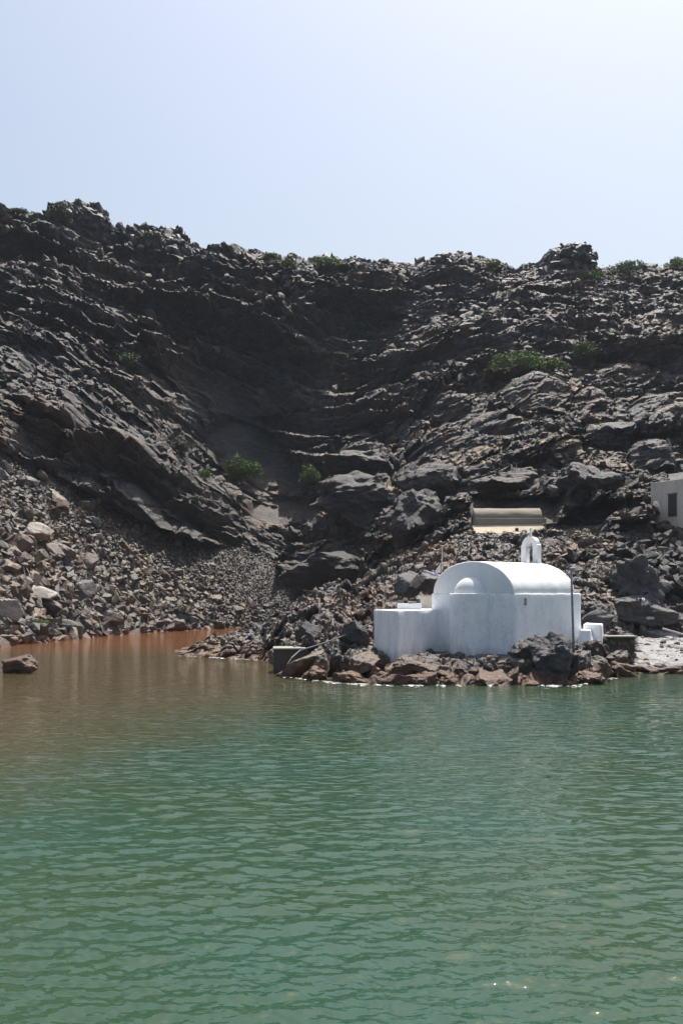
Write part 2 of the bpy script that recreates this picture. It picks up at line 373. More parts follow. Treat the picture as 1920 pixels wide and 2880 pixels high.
    # strata steps: dark risers, thin lit treads
    xx_ = np.arange(-400, 401.); tl_ = np.interp(xx_, [-90, -50, -20, 0, 30, 120], [.42, .48, .42, .12, -.14, -.2]); cum = np.cumsum(tl_); cum -= cum[385]
    s = p[:, 2] + np.interp(p[:, 0], xx_, cum) * np.interp(p[:, 2], [0, 38, 62, 80], [1., .95, .28, .15])
    ps = np.stack([p[:, 0], p[:, 1], s], 1)
    r1, r2, r3, dv, f1, f2 = voro(ps * np.array([.085, .1, .2]) + fbm(p * .08, 3, 6)[:, None] * .5, 100)
    s1 = s + fbm(p * .045, 4, 3) * 6
    DY = np.zeros(len(p))
    for (h, wfreq, wamp, A, ci) in ((11., .06, 3.2, .95, 0), (4.3, .16, 1.7, .9, 1), (1.7, .4, .9, .9, 2)):
        ss = s1 + fbm(p * wfreq, 3, 20 + ci) * wamp + (r1 - .5) * h * .45 * (ci < 2)
        f = ss / h - np.floor(ss / h)
        g = sstep(.85, 1.0, f)
        am = np.clip(.72 + fbm(p * wfreq * .6, 2, 60 + ci) * 1.5, 0, 1.25)
        DY += (g - f) * h * .95 * A * am
    D2 = np.zeros(len(p))
    D2 += (1 - .4 * MASS) * (1.1 * (r1 - .5) * 2 + (dv[:, 0] * (r2 - .5) + dv[:, 2] * (r3 - .5)) * 3.2)
    q1, q2, q3, dv2, g1, g2 = voro(ps * np.array([.26, .3, .62]) + fbm(p * .3, 2, 7)[:, None] * .5, 200)
    iso = np.maximum(.75 * sstep(5.3, 6.2, T), .4 * sstep(1150, 1450, sx + wob * 2)); iso = np.clip(iso + fbm(p * .06, 2, 15) * .6, 0, .85)
    k1, k2, k3, dv4, l1, l2 = voro(p * np.array([.42, .36, .50]) + fbm(p * .3, 2, 16)[:, None] * .3, 700)
    D2 += (1 - iso) * (.5 * (q1 - .5) * 2 + (dv2[:, 0] * (q2 - .5) + dv2[:, 2] * (q3 - .5)) * 1.7 - .35 * np.exp(-((g2 - g1) / .08) ** 2))
    D2 += iso * (1 - .45 * MASS) * (.95 * (k1 - .5) * 2 + (dv4[:, 0] * (k2 - .5) + dv4[:, 2] * (k3 - .2)) * 1.5 - .7 * np.exp(-((l2 - l1) / .07) ** 2))
    u1, u2, u3, dv3, h1, h2 = voro(p * np.array([.95, .9, 1.15]) + fbm(p * .8, 2, 8)[:, None] * .4, 300)
    D2 += (1 - .6 * MASS) * (.2 * (u1 - .5) * 2 + (dv3[:, 0] * (u2 - .5) + dv3[:, 2] * (u3 - .5)) * .6)
    fine = fbm(p * 2.2, 3, 80)
    D2 += fine * .1
    am2 = rocky * (1 - .45 * slab)
    crest = sstep(7.2, 6.5, T) ; past = sstep(8.5, 7.2, T)
    p[:, 1] += (DY * (1 - .35 * slab) * (1 - .55 * MASS)) * rocky * np.where(T > 7, 0, 1) * (1 - .5 * sstep(6.3, 7, T)) - D * .8 * rocky.clip(.3, 1) - D2 * .62 * am2 * crest
    p[:, 2] += D2 * .38 * am2 * past * (1 - .6 * sstep(6.3, 6.9, T)) + D * .12 * rocky * sstep(6.6, 5.8, T)
    # ragged skyline
    rag = (fbm(p * .16, 3, 90) * 2.2 + (q1 - .5) * 1.1 + (u1 - .5) * .35) * sstep(6.6, 7, T) * sstep(8.6, 7.4, T)
    p[:, 2] += rag
    soft = fbm(p * .5, 3, 77) * .22 + fbm(p * .08, 3, 78) * .8
    p[:, 2] += soft * (1 - rocky)
    tint = np.clip(.25 + .22 * (r1 - .5) + .35 * (k1 - .5) * iso + .35 * (q1 - .5) * (1 - iso) + .35 * (u1 - .5) + .5 * sstep(700, 1300, sx + wob) * .3 + .55 * talus + .2 * gully, 0, 1)
    tint = np.where(talus > .5, .55 + .2 * fine, tint)
    grass = np.clip(.25 + sstep(800, 1000, sx) * .55 + fbm(p * .03, 3, 66) * .5 + .9 * NEAR, 0, 1.6) * (1 - talus)
    me = npmesh('hillside', p, grid_faces(nr, nc), M_HILL, {'tint': tint, 'grass': grass})
    o = link('hillside', me); o['kind'] = 'structure'
    return p, nr, nc, talus, sx, sy, T, rocky * (1 - BUILT), xs, MASS, NEAR, BUILT
HP, HNR, HNC, HTAL, HSX, HSY, HT, HROCK, HXS, HMASS, HNEAR, HBUILT = hill()
def proj(p):
    return 960 + p[:, 0] / p[:, 1] * F, HY - (p[:, 2] - CAMH) / p[:, 1] * F
HPX, HPY = proj(HP)

# ------------------------------------------------------------------ PROMONTORY
PC = {
 430: [(84, -3), (87, -1.2), (90, -.9), (94, -2), (100, -3), (106, -3), (112, -3), (125, -3)],
 490: [(82, -3), (85, -.3), (88, .15), (92, -.2), (98, -1.5), (104, -3), (110, -3), (125, -3)],
 560: [(79, -3), (82.5, 0), (87, .6), (92, .6), (97, -.3), (103, -3), (110, -3), (125, -3)],
 640: [(77, -3), (80.5, 0), (86, .9), (92, 1.2), (98, .4), (104, -2), (110, -3), (125, -3)],
 700: [(76, -3), (79.5, 0), (86, 1.2), (94, 1.8), (100, 1.2), (106, -1), (112, -3), (125, -3)],
 755: [(73, -3), (76, 0), (82, 1.3), (92, 2.5), (97, 2.3), (105, .5), (110, -2), (125, -3)],
 790: [(63, -3), (67, 0), (74, 1.0), (84, 2.2), (94, 3.1), (102, 2), (110, 0), (125, -2)],
 860: [(59, -3), (62.5, 0), (68, 1.3), (80, 2.9), (95, 4.5), (102, 4), (112, 1), (125, -1)],
 960: [(57, -3), (59.8, 0), (64, 1.3), (78, 3.4), (96, 5.8), (104, 5), (114, 2), (125, 0)],
 1060: [(56, -3), (58.4, 0), (59.8, 1.0), (65, 1.4), (76, 3.2), (99, 6.9), (110, 6), (125, 3)],
 1200: [(56, -3), (58.2, 0), (59.7, 1.05), (66, 1.4), (78, 3.8), (102, 8.7), (112, 9), (125, 8)],
 1330: [(56, -3), (58.2, 0), (59.7, 1.15), (70, 1.5), (80, 4.0), (103, 9.9), (112, 10.6), (125, 11)],
 1500: [(56, -3), (58.2, 0), (59.7, 1.35), (72, 1.7), (80, 3.6), (104, 10.0), (113, 11.5), (125, 12)],
 1650: [(56, -3), (58.8, 0), (60.2, 1.2), (67, 1.9), (76, 2.3), (92, 6.5), (108, 10.8), (125, 12)],
 1710: [(58, -3), (61.8, 0), (64, .8), (68, 1.9), (78, 2.2), (92, 6.5), (108, 10.8), (125, 12)],
 1790: [(62, -3), (65.6, 0), (67, .35), (75, 1.0), (84, 1.65), (94, 6), (108, 11), (125, 12)],
 1920: [(61, -3), (65, 0), (67, .35), (76, 1.0), (86, 1.65), (95, 6), (108, 11.5), (125, 12)],
 2700: [(54, -3), (58, 0), (61, .4), (70, 1.0), (82, 2), (92, 6), (105, 11), (120, 12)],
 4200: [(34, -3), (38, 0), (42, .5), (52, 1.5), (66, 3), (78, 6), (92, 10), (110, 12)]}
def promontory():
    xs = np.concatenate([np.arange(400, 1960, 1.7), np.arange(1960, 2300, 6), np.arange(2300, 4201, 30)]).astype(float)
    px = np.array(sorted(PC)); K = 8
    Yc = np.array([np.interp(xs, px, [PC[x][k][0] for x in px]) for k in range(K)])
    Zc = np.array([np.interp(xs, px, [PC[x][k][1] for x in px]) for k in range(K)])
    ker = np.hanning(35); ker /= ker.sum()
    for A in (Yc, Zc):
        for k in range(K): A[k] = np.convolve(np.pad(A[k], 17, 'edge'), ker, 'valid')
    ns = [24, 70, 60, 80, 110, 110, 50]
    Y = []; Z = []
    for k, n in enumerate(ns):
        t = (np.arange(n) / n)[:, None]; Y.append(Yc[k] * (1 - t) + Yc[k + 1] * t); Z.append(Zc[k] * (1 - t) + Zc[k + 1] * t)
    Y.append(Yc[-1:]); Z.append(Zc[-1:]); Y = np.concatenate(Y); Z = np.concatenate(Z)
    for _ in range(8):
        Y[1:-1] = .25 * Y[:-2] + .5 * Y[1:-1] + .25 * Y[2:]; Z[1:-1] = .25 * Z[:-2] + .5 * Z[1:-1] + .25 * Z[2:]
    X = (xs[None] - 960) / F * Y
    nr, nc = Y.shape
    sx = (xs[None] * np.ones_like(Y)).ravel()
    p = np.stack([X, Y, Z], -1).reshape(-1, 3)
    pale = sstep(1772, 1790, sx + fbm(p * .4, 2, 5) * 14) * sstep(.25, .5, p[:, 2]) * sstep(86, 82, p[:, 1])
    flat = 1 - .8 * pale
    # keep the chapel's terrace clear
    lx = (p[:, 0] - 7.58) * .7071 - (p[:, 1] - 64.16) * .7071; ly = (p[:, 0] - 7.58) * .7071 + (p[:, 1] - 64.16) * .7071
    inside = sstep(5.0, 3.2, np.abs(lx)) * sstep(-2.6, -.8, ly) * sstep(10.5, 8, ly)
    inside = np.maximum(inside, sstep(3.8, 2.2, np.hypot(p[:, 0] - 3.9, p[:, 1] - 65)))
    amp = sstep(-1.5, .6, p[:, 2]) * flat * (1 - .85 * inside)
    grow = np.interp(p[:, 1], [58, 75, 95], [.75, 1.0, 1.3]) * np.interp(sx, [450, 620, 800], [.45, .6, 1])
    w = fbm(p * .3, 3, 12)[:, None]
    r1, r2, r3, dv, f1, f2 = voro(p * np.array([.36, .3, .5]) + w * .35, 400)
    q1, q2, q3, dv2, g1, g2 = voro(p * np.array([1.0, .9, 1.3]) + w * .6, 500)
    u1, u2, u3, dv3, h1, h2 = voro(p * np.array([2.6, 2.4, 3.2]), 600)
    D = 1.0 * (r1 - .5) + (dv[:, 0] * (r2 - .5) + dv[:, 1] * (r3 - .5)) * 1.5 - .35 * np.exp(-((f2 - f1) / .07) ** 2)
    D += .45 * (q1 - .5) + (dv2[:, 0] * (q2 - .5) + dv2[:, 1] * (q3 - .5)) * .8 - .12 * np.exp(-((g2 - g1) / .09) ** 2)
    D += .16 * (u1 - .5) + (dv3[:, 0] * (u2 - .5) + dv3[:, 1] * (u3 - .5)) * .25
    # slanting ribs like tilted lava layers
    rib = p[:, 0] * .8 - p[:, 1] * .3 + p[:, 2] * 1.3 + fbm(p * .25, 3, 31) * 1.6
    D += (np.abs((rib / 1.7) % 1 - .5) - .25) * 1.1 * sstep(1300, 1000, sx)
    D += fbm(p * 3.5, 3, 81) * .12
    z0_ = p[:, 2].copy()
    p[:, 2] += D * amp * grow * np.interp(p[:, 1], [70, 85], [1, .6])
    p[:, 1] -= D * amp * grow * .45
    st = (z0_ + fbm(p * .2, 2, 71) * 1.2 + (r1 - .5) * .5) / 1.5; fr = st - np.floor(st)
    p[:, 1] += (sstep(.7, 1, fr) - fr) * 1.3 * .7 * amp * sstep(72, 80, p[:, 1])
    p[:, 2] += fbm(p * 1.2, 4, 44) * .14 * pale
    tint = np.clip(.42 + .35 * (r1 - .5) + .4 * (q1 - .5) + .3 * (u1 - .5) + .2 * sstep(900, 1000, sx) * sstep(1300, 1200, sx), 0, 1)  # last term: light grey spine rocks, the ridge's sunlit look put into the tint
    grass = sstep(72, 82, p[:, 1]) * np.clip(.9 + fbm(p * .1, 3, 61), 0, 1.6)
    me = npmesh('promontory', p, grid_faces(nr, nc), M_PROM, {'tint': tint, 'grass': grass, 'pale': pale})
    o = link('rocky_shore', me); o['kind'] = 'structure'
    return p, nr, nc, xs
PP, PNR, PNC, PXS = promontory()
PPX, PPY = proj(PP)

def ground(x, y, which='any', tol=7):
    """visible terrain point at photo pixel (x, y)"""
    best = None
    for nm, A, ax, ay in (('hill', HP, HPX, HPY), ('prom', PP, PPX, PPY)):
        if which not in ('any', nm): continue
        t = tol
        while t < 80:
            m = (np.abs(ax - x) < t) & (np.abs(ay - y) < t) & (A[:, 1] > 20)
            if m.any(): break
            t *= 1.8
        if m.any():
            c = A[m]; c = c[np.argmin(c[:, 1])]
            if best is None or c[1] < best[1]: best = c
    return Vector([float(q) for q in best])
def prom_z(X, Y):
    d = (PP[:, 0] - X) ** 2 + (PP[:, 1] - Y) ** 2
    i = np.argpartition(d, 6)[:6]
    return float(PP[i, 2].max())

# ------------------------------------------------------------------ WATER
def water():
    ys = np.concatenate([np.array([5200., 4300, 3600, 3200, 3000]), np.arange(2940, 1752, -2.6), np.array([1745., 1735, 1720, 1700, 1684, 1672])])
    Ys = CAMH * F / (ys - HY)
    Ys = np.concatenate([[-220., -60, -12, 0.5], Ys])
    us = np.concatenate([np.array([-9000., -5000, -3200, -2000, -1400]), np.arange(-900, -60, 14), np.arange(-60, 1985, 3.0), np.arange(1985, 2800, 14), np.array([3300., 4200, 6000, 8500, 11000])])
    Yg = Ys[:, None] * np.ones(len(us)); Xg = (us[None] - 960) / F * np.maximum(Yg, 9.)
    X = Xg.ravel(); Y = Yg.ravel(); Z = np.zeros(len(X))
    dY = np.abs(np.gradient(Ys))[:, None] * np.ones(len(us)); dY = dY.ravel()
    g = np.random.default_rng(3)
    for k in range(110):
        lam = .075 * (15 ** (g.random())) ; th = R(101 + g.normal() * 36)
        kx, ky = math.cos(th) * 2 * math.pi / lam, math.sin(th) * 2 * math.pi / lam
        a = .0031 * lam ** .95
        fade = np.clip((lam / np.maximum(dY, 1e-3) - 1.6) / 2.5, 0, 1)
        ph = g.random() * 6.28
        wx = X + .15 * lam * np.sin(Y / lam * .7 + k); sn = np.sin(kx * wx + ky * Y + ph)
        Z += a * fade * (sn + .22 * np.cos(2 * (kx * wx + ky * Y + ph)))
    p = np.stack([X, Y, Z], 1)
    px = 960 + X / np.maximum(Y, 9) * F
    q = p * .05; n = fbm(q, 3, 3) * 10
    yy = np.where(Y > 9, HY + CAMH * F / np.maximum(Y, 9), 4000)
    # iron-stained water of the inlet
    lim = np.interp(px, [-900, 0, 500, 900, 1200, 1500, 1920, 3000], [2260, 2120, 2010, 1925, 1880, 1860, 1850, 1850])
    brown = sstep(1.55, .62, (yy - 1660 + n * 3) / (lim - 1660))
    inlet = sstep(1850, 1815, yy + n * 1.0) * sstep(900, 760, px)
    me = npmesh('water', p, grid_faces(len(Ys), len(us)), M_WATER, {'brown': brown, 'inlet': inlet}, smooth=True)
    o = link('water', me); o['kind'] = 'structure'
def water_mat():
    m, nt, N, L, b = new_mat('sea_water')
    geo = N.new('ShaderNodeNewGeometry'); pos = geo.outputs['Position']
    br = nnode(N, L, 'ShaderNodeAttribute', attribute_name='brown'); il = nnode(N, L, 'ShaderNodeAttribute', attribute_name='inlet')
    n1 = nnode(N, L, 'ShaderNodeTexNoise', {'Vector': pos, 'Scale': .12, 'Detail': 4})
    c = mixc(N, L, ramp(N, L, n1.outputs[0], [(.35, 0.), (.65, 1.)]), (.030, .060, .028), (.024, .067, .044))
    c = mixc(N, L, br.outputs['Fac'], c, (.072, .053, .022))
    c = mixc(N, L, il.outputs['Fac'], c, (.155, .060, .020))
    L.new(c, b.inputs['Base Color']); b.inputs['Roughness'].default_value = .06; b.inputs['IOR'].default_value = 1.333
    b.inputs['Specular IOR Level'].default_value = .5
    mp = nnode(N, L, 'ShaderNodeMapping', {'Vector': pos, 'Rotation': (0, 0, R(-10)), 'Scale': (.55, 1.25, 1)})
    n2 = nnode(N, L, 'ShaderNodeTexNoise', {'Vector': mp.outputs[0], 'Scale': 3.6, 'Detail': 3, 'Roughness': .55})
    n3 = nnode(N, L, 'ShaderNodeTexNoise', {'Vector': mp.outputs[0], 'Scale': 9, 'Detail': 2, 'Roughness': .5})
    mp4 = nnode(N, L, 'ShaderNodeMapping', {'Vector': pos, 'Rotation': (0, 0, R(8)), 'Scale': (.5, 1.1, 1)})
    n4 = nnode(N, L, 'ShaderNodeTexNoise', {'Vector': mp4.outputs[0], 'Scale': 2.1, 'Detail': 2, 'Roughness': .5})
    sy_ = N.new('ShaderNodeSeparateXYZ'); L.new(pos, sy_.inputs[0])
    # the water farther out is rougher, open to the wind
    far = nnode(N, L, 'ShaderNodeMapRange', {'Value': sy_.outputs[1], 'From Min': 15., 'From Max': 32., 'To Min': .1, 'To Max': 1.})
    bp0 = nnode(N, L, 'ShaderNodeBump', {'Height': n4.outputs[0], 'Strength': far.outputs[0], 'Distance': .13})
    bp = nnode(N, L, 'ShaderNodeBump', {'Height': n2.outputs[0], 'Strength': .34, 'Distance': .06, 'Normal': bp0.outputs[0]})
    bp2 = nnode(N, L, 'ShaderNodeBump', {'Height': n3.outputs[0], 'Strength': .16, 'Distance': .012, 'Normal': bp.outputs[0]})
    L.new(bp2.outputs[0], b.inputs['Normal'])
    return m
M_WATER = water_mat()
water()

# ------------------------------------------------------------------ rocks
def ico(sub):
    bm = bmesh.new(); bmesh.ops.create_icosphere(bm, subdivisions=sub, radius=1)
    bm.verts.ensure_lookup_table()
    v = np.array([x.co[:] for x in bm.verts]); f = np.array([[x.index for x in q.verts] for q in bm.faces]); bm.free()
    return v / np.linalg.norm(v, axis=1)[:, None], f
ICO = {k: ico(k) for k in (1, 2, 3, 4, 5)}
def rock_shape(seed, sub, planes=13, rough=.03, depth=(.5, .82)):
    g = np.random.default_rng(seed); v, f = ICO[sub]
    n = g.normal(size=(planes, 3)); n /= np.linalg.norm(n, axis=1)[:, None]; d = g.uniform(depth[0], depth[1], planes)
    dots = v @ n.T; r = np.where(dots > .05, d / np.maximum(dots, .05), 9).min(1); r = np.minimum(r, 1.15)
    w = v * r[:, None]
    if rough: w = w * (1 + fbm(w * 2.2 + seed, 4, seed % 97)[:, None] * rough * 2)
    return w.astype(np.float32), f
PROTO = {s: [rock_shape(900 + s * 50 + k, s, planes=9, rough=(.02 if s > 1 else 0), depth=(.34, .74)) for k in range(14)] for s in (1, 2)}
def rand_rot(g, n, flat=.5):
    ax = g.uniform(0, 2 * math.pi, n); tx = g.normal(size=n) * flat; ty = g.normal(size=n) * flat
    ca, sa, cx, sx, cy, sy = np.cos(ax), np.sin(ax), np.cos(tx), np.sin(tx), np.cos(ty), np.sin(ty)
    Rz = np.zeros((n, 3, 3)); Rz[:, 0, 0] = ca; Rz[:, 0, 1] = -sa; Rz[:, 1, 0] = sa; Rz[:, 1, 1] = ca; Rz[:, 2, 2] = 1
    Rx = np.zeros((n, 3, 3)); Rx[:, 0, 0] = 1; Rx[:, 1, 1] = cx; Rx[:, 1, 2] = -sx; Rx[:, 2, 1] = sx; Rx[:, 2, 2] = cx
    Ry = np.zeros((n, 3, 3)); Ry[:, 1, 1] = 1; Ry[:, 0, 0] = cy; Ry[:, 0, 2] = sy; Ry[:, 2, 0] = -sy; Ry[:, 2, 2] = cy
    return np.einsum('nij,njk,nkl->nil', Rx, Ry, Rz)
def scatter(name, pts, size, mat, sub=1, seed=1, flat=.5, tint=(.2, .8), kind='stuff', sink=.25, asp=(.45, .9), grass=0.):
    g = np.random.default_rng(seed); n = len(pts)
    rot = rand_rot(g, n, flat); sc = np.stack([size * g.uniform(.8, 1.35, n), size * g.uniform(.6, 1.0, n), size * g.uniform(*asp, n)], 1)
    tn = g.uniform(tint[0], tint[1], n); pid = g.integers(0, 14, n)
    V, Fs, T = [], [], []; off = 0
    for k in range(14):
        m = pid == k
        if not m.any(): continue
        v, f = PROTO[sub][k]
        w = np.einsum('nij,nvj->nvi', rot[m], v[None] * sc[m][:, None, :]) + pts[m][:, None, :]
        w[:, :, 2] += (size[m] * (.5 - sink) * .5)[:, None]
        c = m.sum(); V.append(w.reshape(-1, 3)); Fs.append((f[None] + (np.arange(c) * len(v))[:, None, None] + off).reshape(-1, 3)); off += c * len(v)
        T.append(np.repeat(tn[m], len(v)))
    V = np.concatenate(V); Fs = np.concatenate(Fs); T = np.concatenate(T)
    me = npmesh(name, V, Fs, mat, {'tint': T, 'grass': np.full(len(T), grass)})
    o = link(name, me); o['kind'] = kind
    return o
vis = (HSX > -150) & (HSX < 2080) & (HT > .8) & (HT < 6.9)
depthY = HP[:, 1]
# fine scree over the whole talus; probability weighted by ground area per vertex
tal = np.where(vis & (HTAL > .5) & (HSX < 900))[0]
up = np.clip((HSY[tal] - np.interp(HSX[tal], [-500, 0, 150, 430, 612, 760, 857], [1170, 1252, 1335, 1470, 1525, 1555, 1678])) / 300, 0, 1)   # 0 top of the talus .. 1 shore
left = sstep(820, 500, HSX[tal])
g = np.random.default_rng(5)
ids = g.choice(len(tal), 16000, replace=False)
sz = .12 + (.10 + 1.15 * up[ids] ** 1.1) * left[ids] * g.random(16000) ** 1.9 + .16 * g.random(16000)
jit = lambda n: np.stack([g.normal(size=n) * .2, g.normal(size=n) * .2, np.zeros(n)], 1)
tag(scatter('scree', HP[tal[ids]] + jit(16000), sz, M_SCREE, 1, 21, .85, (.0, 1.)), 'loose grey scree stones covering the talus slope on the left', 'scree')
# gully scree and loose stones over the rest of the hill
hl = np.where(vis & (HTAL < .3) & (HMASS < .6) & ~HBUILT)[0]
pr = (.5 + 1.3 * (HSX[hl] > 1050) + 1.0 * (HT[hl] > 5.2)) * np.clip(.35 + 2.2 * fbm(HP[hl] * .07, 3, 71), .04, 1.6); pr = pr / pr.sum()
ids = g.choice(len(hl), 12000, replace=False, p=pr)
sz = .22 + (1.35 * g.random(12000) ** 4.0) * np.interp(HP[hl[ids], 1], [110, 200], [.6, 1.1])
tag(scatter('loose_rocks', HP[hl[ids]] + jit(12000), sz, M_HILL, 1, 22, .6, (.05, .8), asp=(.45, .85), grass=.4), 'loose dark lava stones scattered over the rocky hillside', 'rocks')
# jagged blocks along the skyline outcrops
cr = np.where((HT > 6.6) & (HT < 7.02) & ((np.abs(HSX - 235) < 95) | (np.abs(HSX - 1240) < 75) | (np.abs(HSX - 1595) < 70) | (np.abs(HSX - 450) < 110) | (np.abs(HSX - 1000) < 90)))[0]
ids = g.choice(len(cr), 900, replace=False)
tag(scatter('ridge_blocks', HP[cr[ids]], .35 + 1.1 * g.random(900) ** 2, M_DARKROCK, 2, 27, .7, (.1, .6), sink=.6, asp=(.6, 1.1)), 'jagged dark lava blocks crowding the outcrops of the ridge', 'rocks')
pl = np.where((PPX > 520) & (PPX < 2000) & (PP[:, 2] > .5) & (PP[:, 1] > 62))[0]
lx = (PP[pl, 0] - 7.58) * .7071 - (PP[pl, 1] - 64.16) * .7071; ly = (PP[pl, 0] - 7.58) * .7071 + (PP[pl, 1] - 64.16) * .7071
pl = pl[~((np.abs(lx) < 3.4) & (ly > -1.5) & (ly < 7.4)) & ~((PPX[pl] > 1765) & (PP[pl, 1] < 83) & (g.random(len(pl)) < .85))]
ids = g.choice(len(pl), 6500, replace=False)
sz = .07 + .42 * g.random(6500) ** 3.2
tag(scatter('shore_rubble', PP[pl[ids]], sz, M_PROM, 1, 23, .4, (.1, .9), asp=(.4, .8), grass=.3), 'small broken rocks strewn over the promontory', 'rubble')

# individual boulders on the talus: the large ones
BP = []
for k in range(12):
    v, f = rock_shape(3000 + k, 3, planes=10, rough=.03, depth=(.38, .78))
    v = v * np.array([1.15, .85, .7])
    BP.append(npmesh('boulder', v, f, M_BOULDER))
cand = tal[g.choice(len(tal), 4000, replace=False)]
placed = []
BG = 'boulders on the talus slope'
BL = 'angular grey brown boulder lying among others on the talus slope'
bx_, by_ = HPX[cand], HPY[cand]
cnt = 0; BOUL = []
SKIP = [(95, 1500, 75, 35), (100, 1655, 80, 35), (118, 1772, 45, 40), (315, 1735, 60, 35), (242, 1655, 40, 45), (410, 1750, 40, 25), (335, 1762, 5, 5)]
for i in range(len(cand)):
    if cnt >= 262: break
    x, y = bx_[i], by_[i]
    if x < -25 or x > 880 or y > 1822 or (x > 600 and y < 1690): continue
    top = float(np.interp(x, [0, 150, 430, 612, 760, 857], [1252, 1335, 1470, 1525, 1555, 1678]))
    u = min(1, max(0, (y - top) / 260)); lf = max(0, min(1, (800 - x) / 500))
    pw = (.08 + .92 * u ** 1.5) * (.25 + .75 * lf)
    if random.random() > pw: continue
    if any(abs(x - a) < c and abs(y - b_) < d for a, b_, c, d in SKIP): continue
    q = HP[cand[i]]; s = (.65 + 1.5 * random.random() ** 1.7 * (.35 + .65 * lf) * (.4 + .6 * u))
    if any((q[0] - a[0]) ** 2 + (q[1] - a[1]) ** 2 < (.62 * (s + r)) ** 2 for a, r in placed): continue
    placed.append((q, s))
    o = link('boulder', BP[cnt % 12]); cnt += 1
    o.location = (float(q[0]), float(q[1]), float(q[2]) + s * .22); o.scale = (s * random.uniform(.9, 1.3), s * random.uniform(.8, 1.1), s * random.uniform(.7, 1.15))
    o.rotation_euler = (random.gauss(.1, .45), random.gauss(0, .45), random.uniform(0, 6.28))
    tag(o, BL, 'boulder', BG); BOUL.append([x, y, o, False])
def big_rock(name, label, cat, x, y, w, h, dp, mat, seed, Y=None, rot=(0, 0, 0), group=None, planes=12, rough=.04, sub=4, depth=(.5, .82), which='any', sink=.0):
    """rock whose base middle is near photo pixel (x, y), w x h metres"""
    v, f = rock_shape(seed, sub, planes, rough, depth)
    ext = v.max(0) - v.min(0); v = v - (v.max(0) + v.min(0)) / 2
    v = v / ext * np.array([w, dp, h])
    b = P(x, y, Y) if Y else ground(x, y, which)
    me = npmesh(name, v, f, mat); o = link(name, me)
    o.location = (b.x, b.y, b.z + h * (.5 - sink)); o.rotation_euler = rot
    tag(o, label, cat, group)
    return o
for lx_, ly_, ln_ in [(95, 1500, 'wide flat tan boulder'), (100, 1655, 'long pale tilted slab'), (242, 1655, 'blocky boulder with the bright face'), (315, 1735, 'rounded blue grey boulder'), (497, 1755, 'grey tent shaped boulder'), (118, 1772, 'black square block')]:
    for dn, ddx, ddy in (('above', 0, -1), ('right of', 1, 0), ('left of', -1, 0), ('below', 0, 1)):
        cs_ = [(math.hypot(b[0] - lx_, b[1] - ly_), b) for b in BOUL if not b[3] and (b[0] - lx_) * ddx + (b[1] - ly_) * ddy > .75 * math.hypot(b[0] - lx_, b[1] - ly_) and math.hypot(b[0] - lx_, b[1] - ly_) < 110]
        if cs_:
            b = min(cs_, key=lambda q: q[0])[1]; b[3] = True
            b[2]['label'] = 'grey brown boulder nearest %s the %s' % (dn, ln_) if ddy == 0 else 'grey brown boulder lying nearest %s the %s' % (dn, ln_)
for xa in range(0, 840, 60):
    c_ = [b for b in BOUL if not b[3] and xa <= b[0] < xa + 60 and b[1] > float(np.interp(b[0], [0, 200, 478, 704, 860], [1775, 1752, 1735, 1725, 1720]))]
    if c_:
        b = max(c_, key=lambda q: q[2].scale[0]); b[3] = True
        b[2]['label'] = '%s of the larger boulders from the left along the inlet shore' % ['first', 'second', 'third', 'fourth', 'fifth', 'sixth', 'seventh', 'eighth', 'ninth', 'tenth', 'eleventh', 'twelfth', 'thirteenth', 'last'][xa // 60]
big_rock('boulder', 'wide flat tan boulder with smooth rounded top near left edge of the talus', 'boulder', 95, 1512, 4.6, 2.0, 3, M_TAN, 41, rot=(.1, .22, 0), which='hill')
big_rock('boulder', 'long pale tilted slab slanting down to the right, above the shore at left', 'boulder', 100, 1676, 4.9, 1.3, 2.6, M_TAN, 42, rot=(.3, .30, 0), which='hill', planes=9)
big_rock('boulder', 'large blocky grey boulder with a flat bright face right of the pale slab', 'boulder', 242, 1690, 2.9, 2.6, 2.2, M_BOULDER, 43, rot=(.1, .2, .3), which='hill')
big_rock('boulder', 'rounded blue grey and rust boulder at the foot of the talus', 'boulder', 315, 1760, 3.4, 2.0, 2.4, M_BOULDER, 44, rot=(0, .1, .2), which='hill', planes=22)
big_rock('boulder', 'grey tent shaped boulder at the inlet edge right of the rounded boulder', 'boulder', 497, 1774, 2.9, 1.8, 2.2, M_BOULDER, 46, rot=(0, .1, .5), which='hill', planes=9)
big_rock('boulder', 'grey and orange sloping boulder at the water edge of the pebble beach', 'boulder', 195, 1780, 3.6, 1.7, 2.4, M_BOULDER, 47, rot=(0, .12, .1), which='hill', planes=9)
big_rock('boulder', 'tan boulder at the left edge of the photo behind the black rock', 'boulder', 25, 1745, 3.2, 2.2, 2.4, M_TAN, 48, rot=(0, .1, .4), which='hill', planes=11)
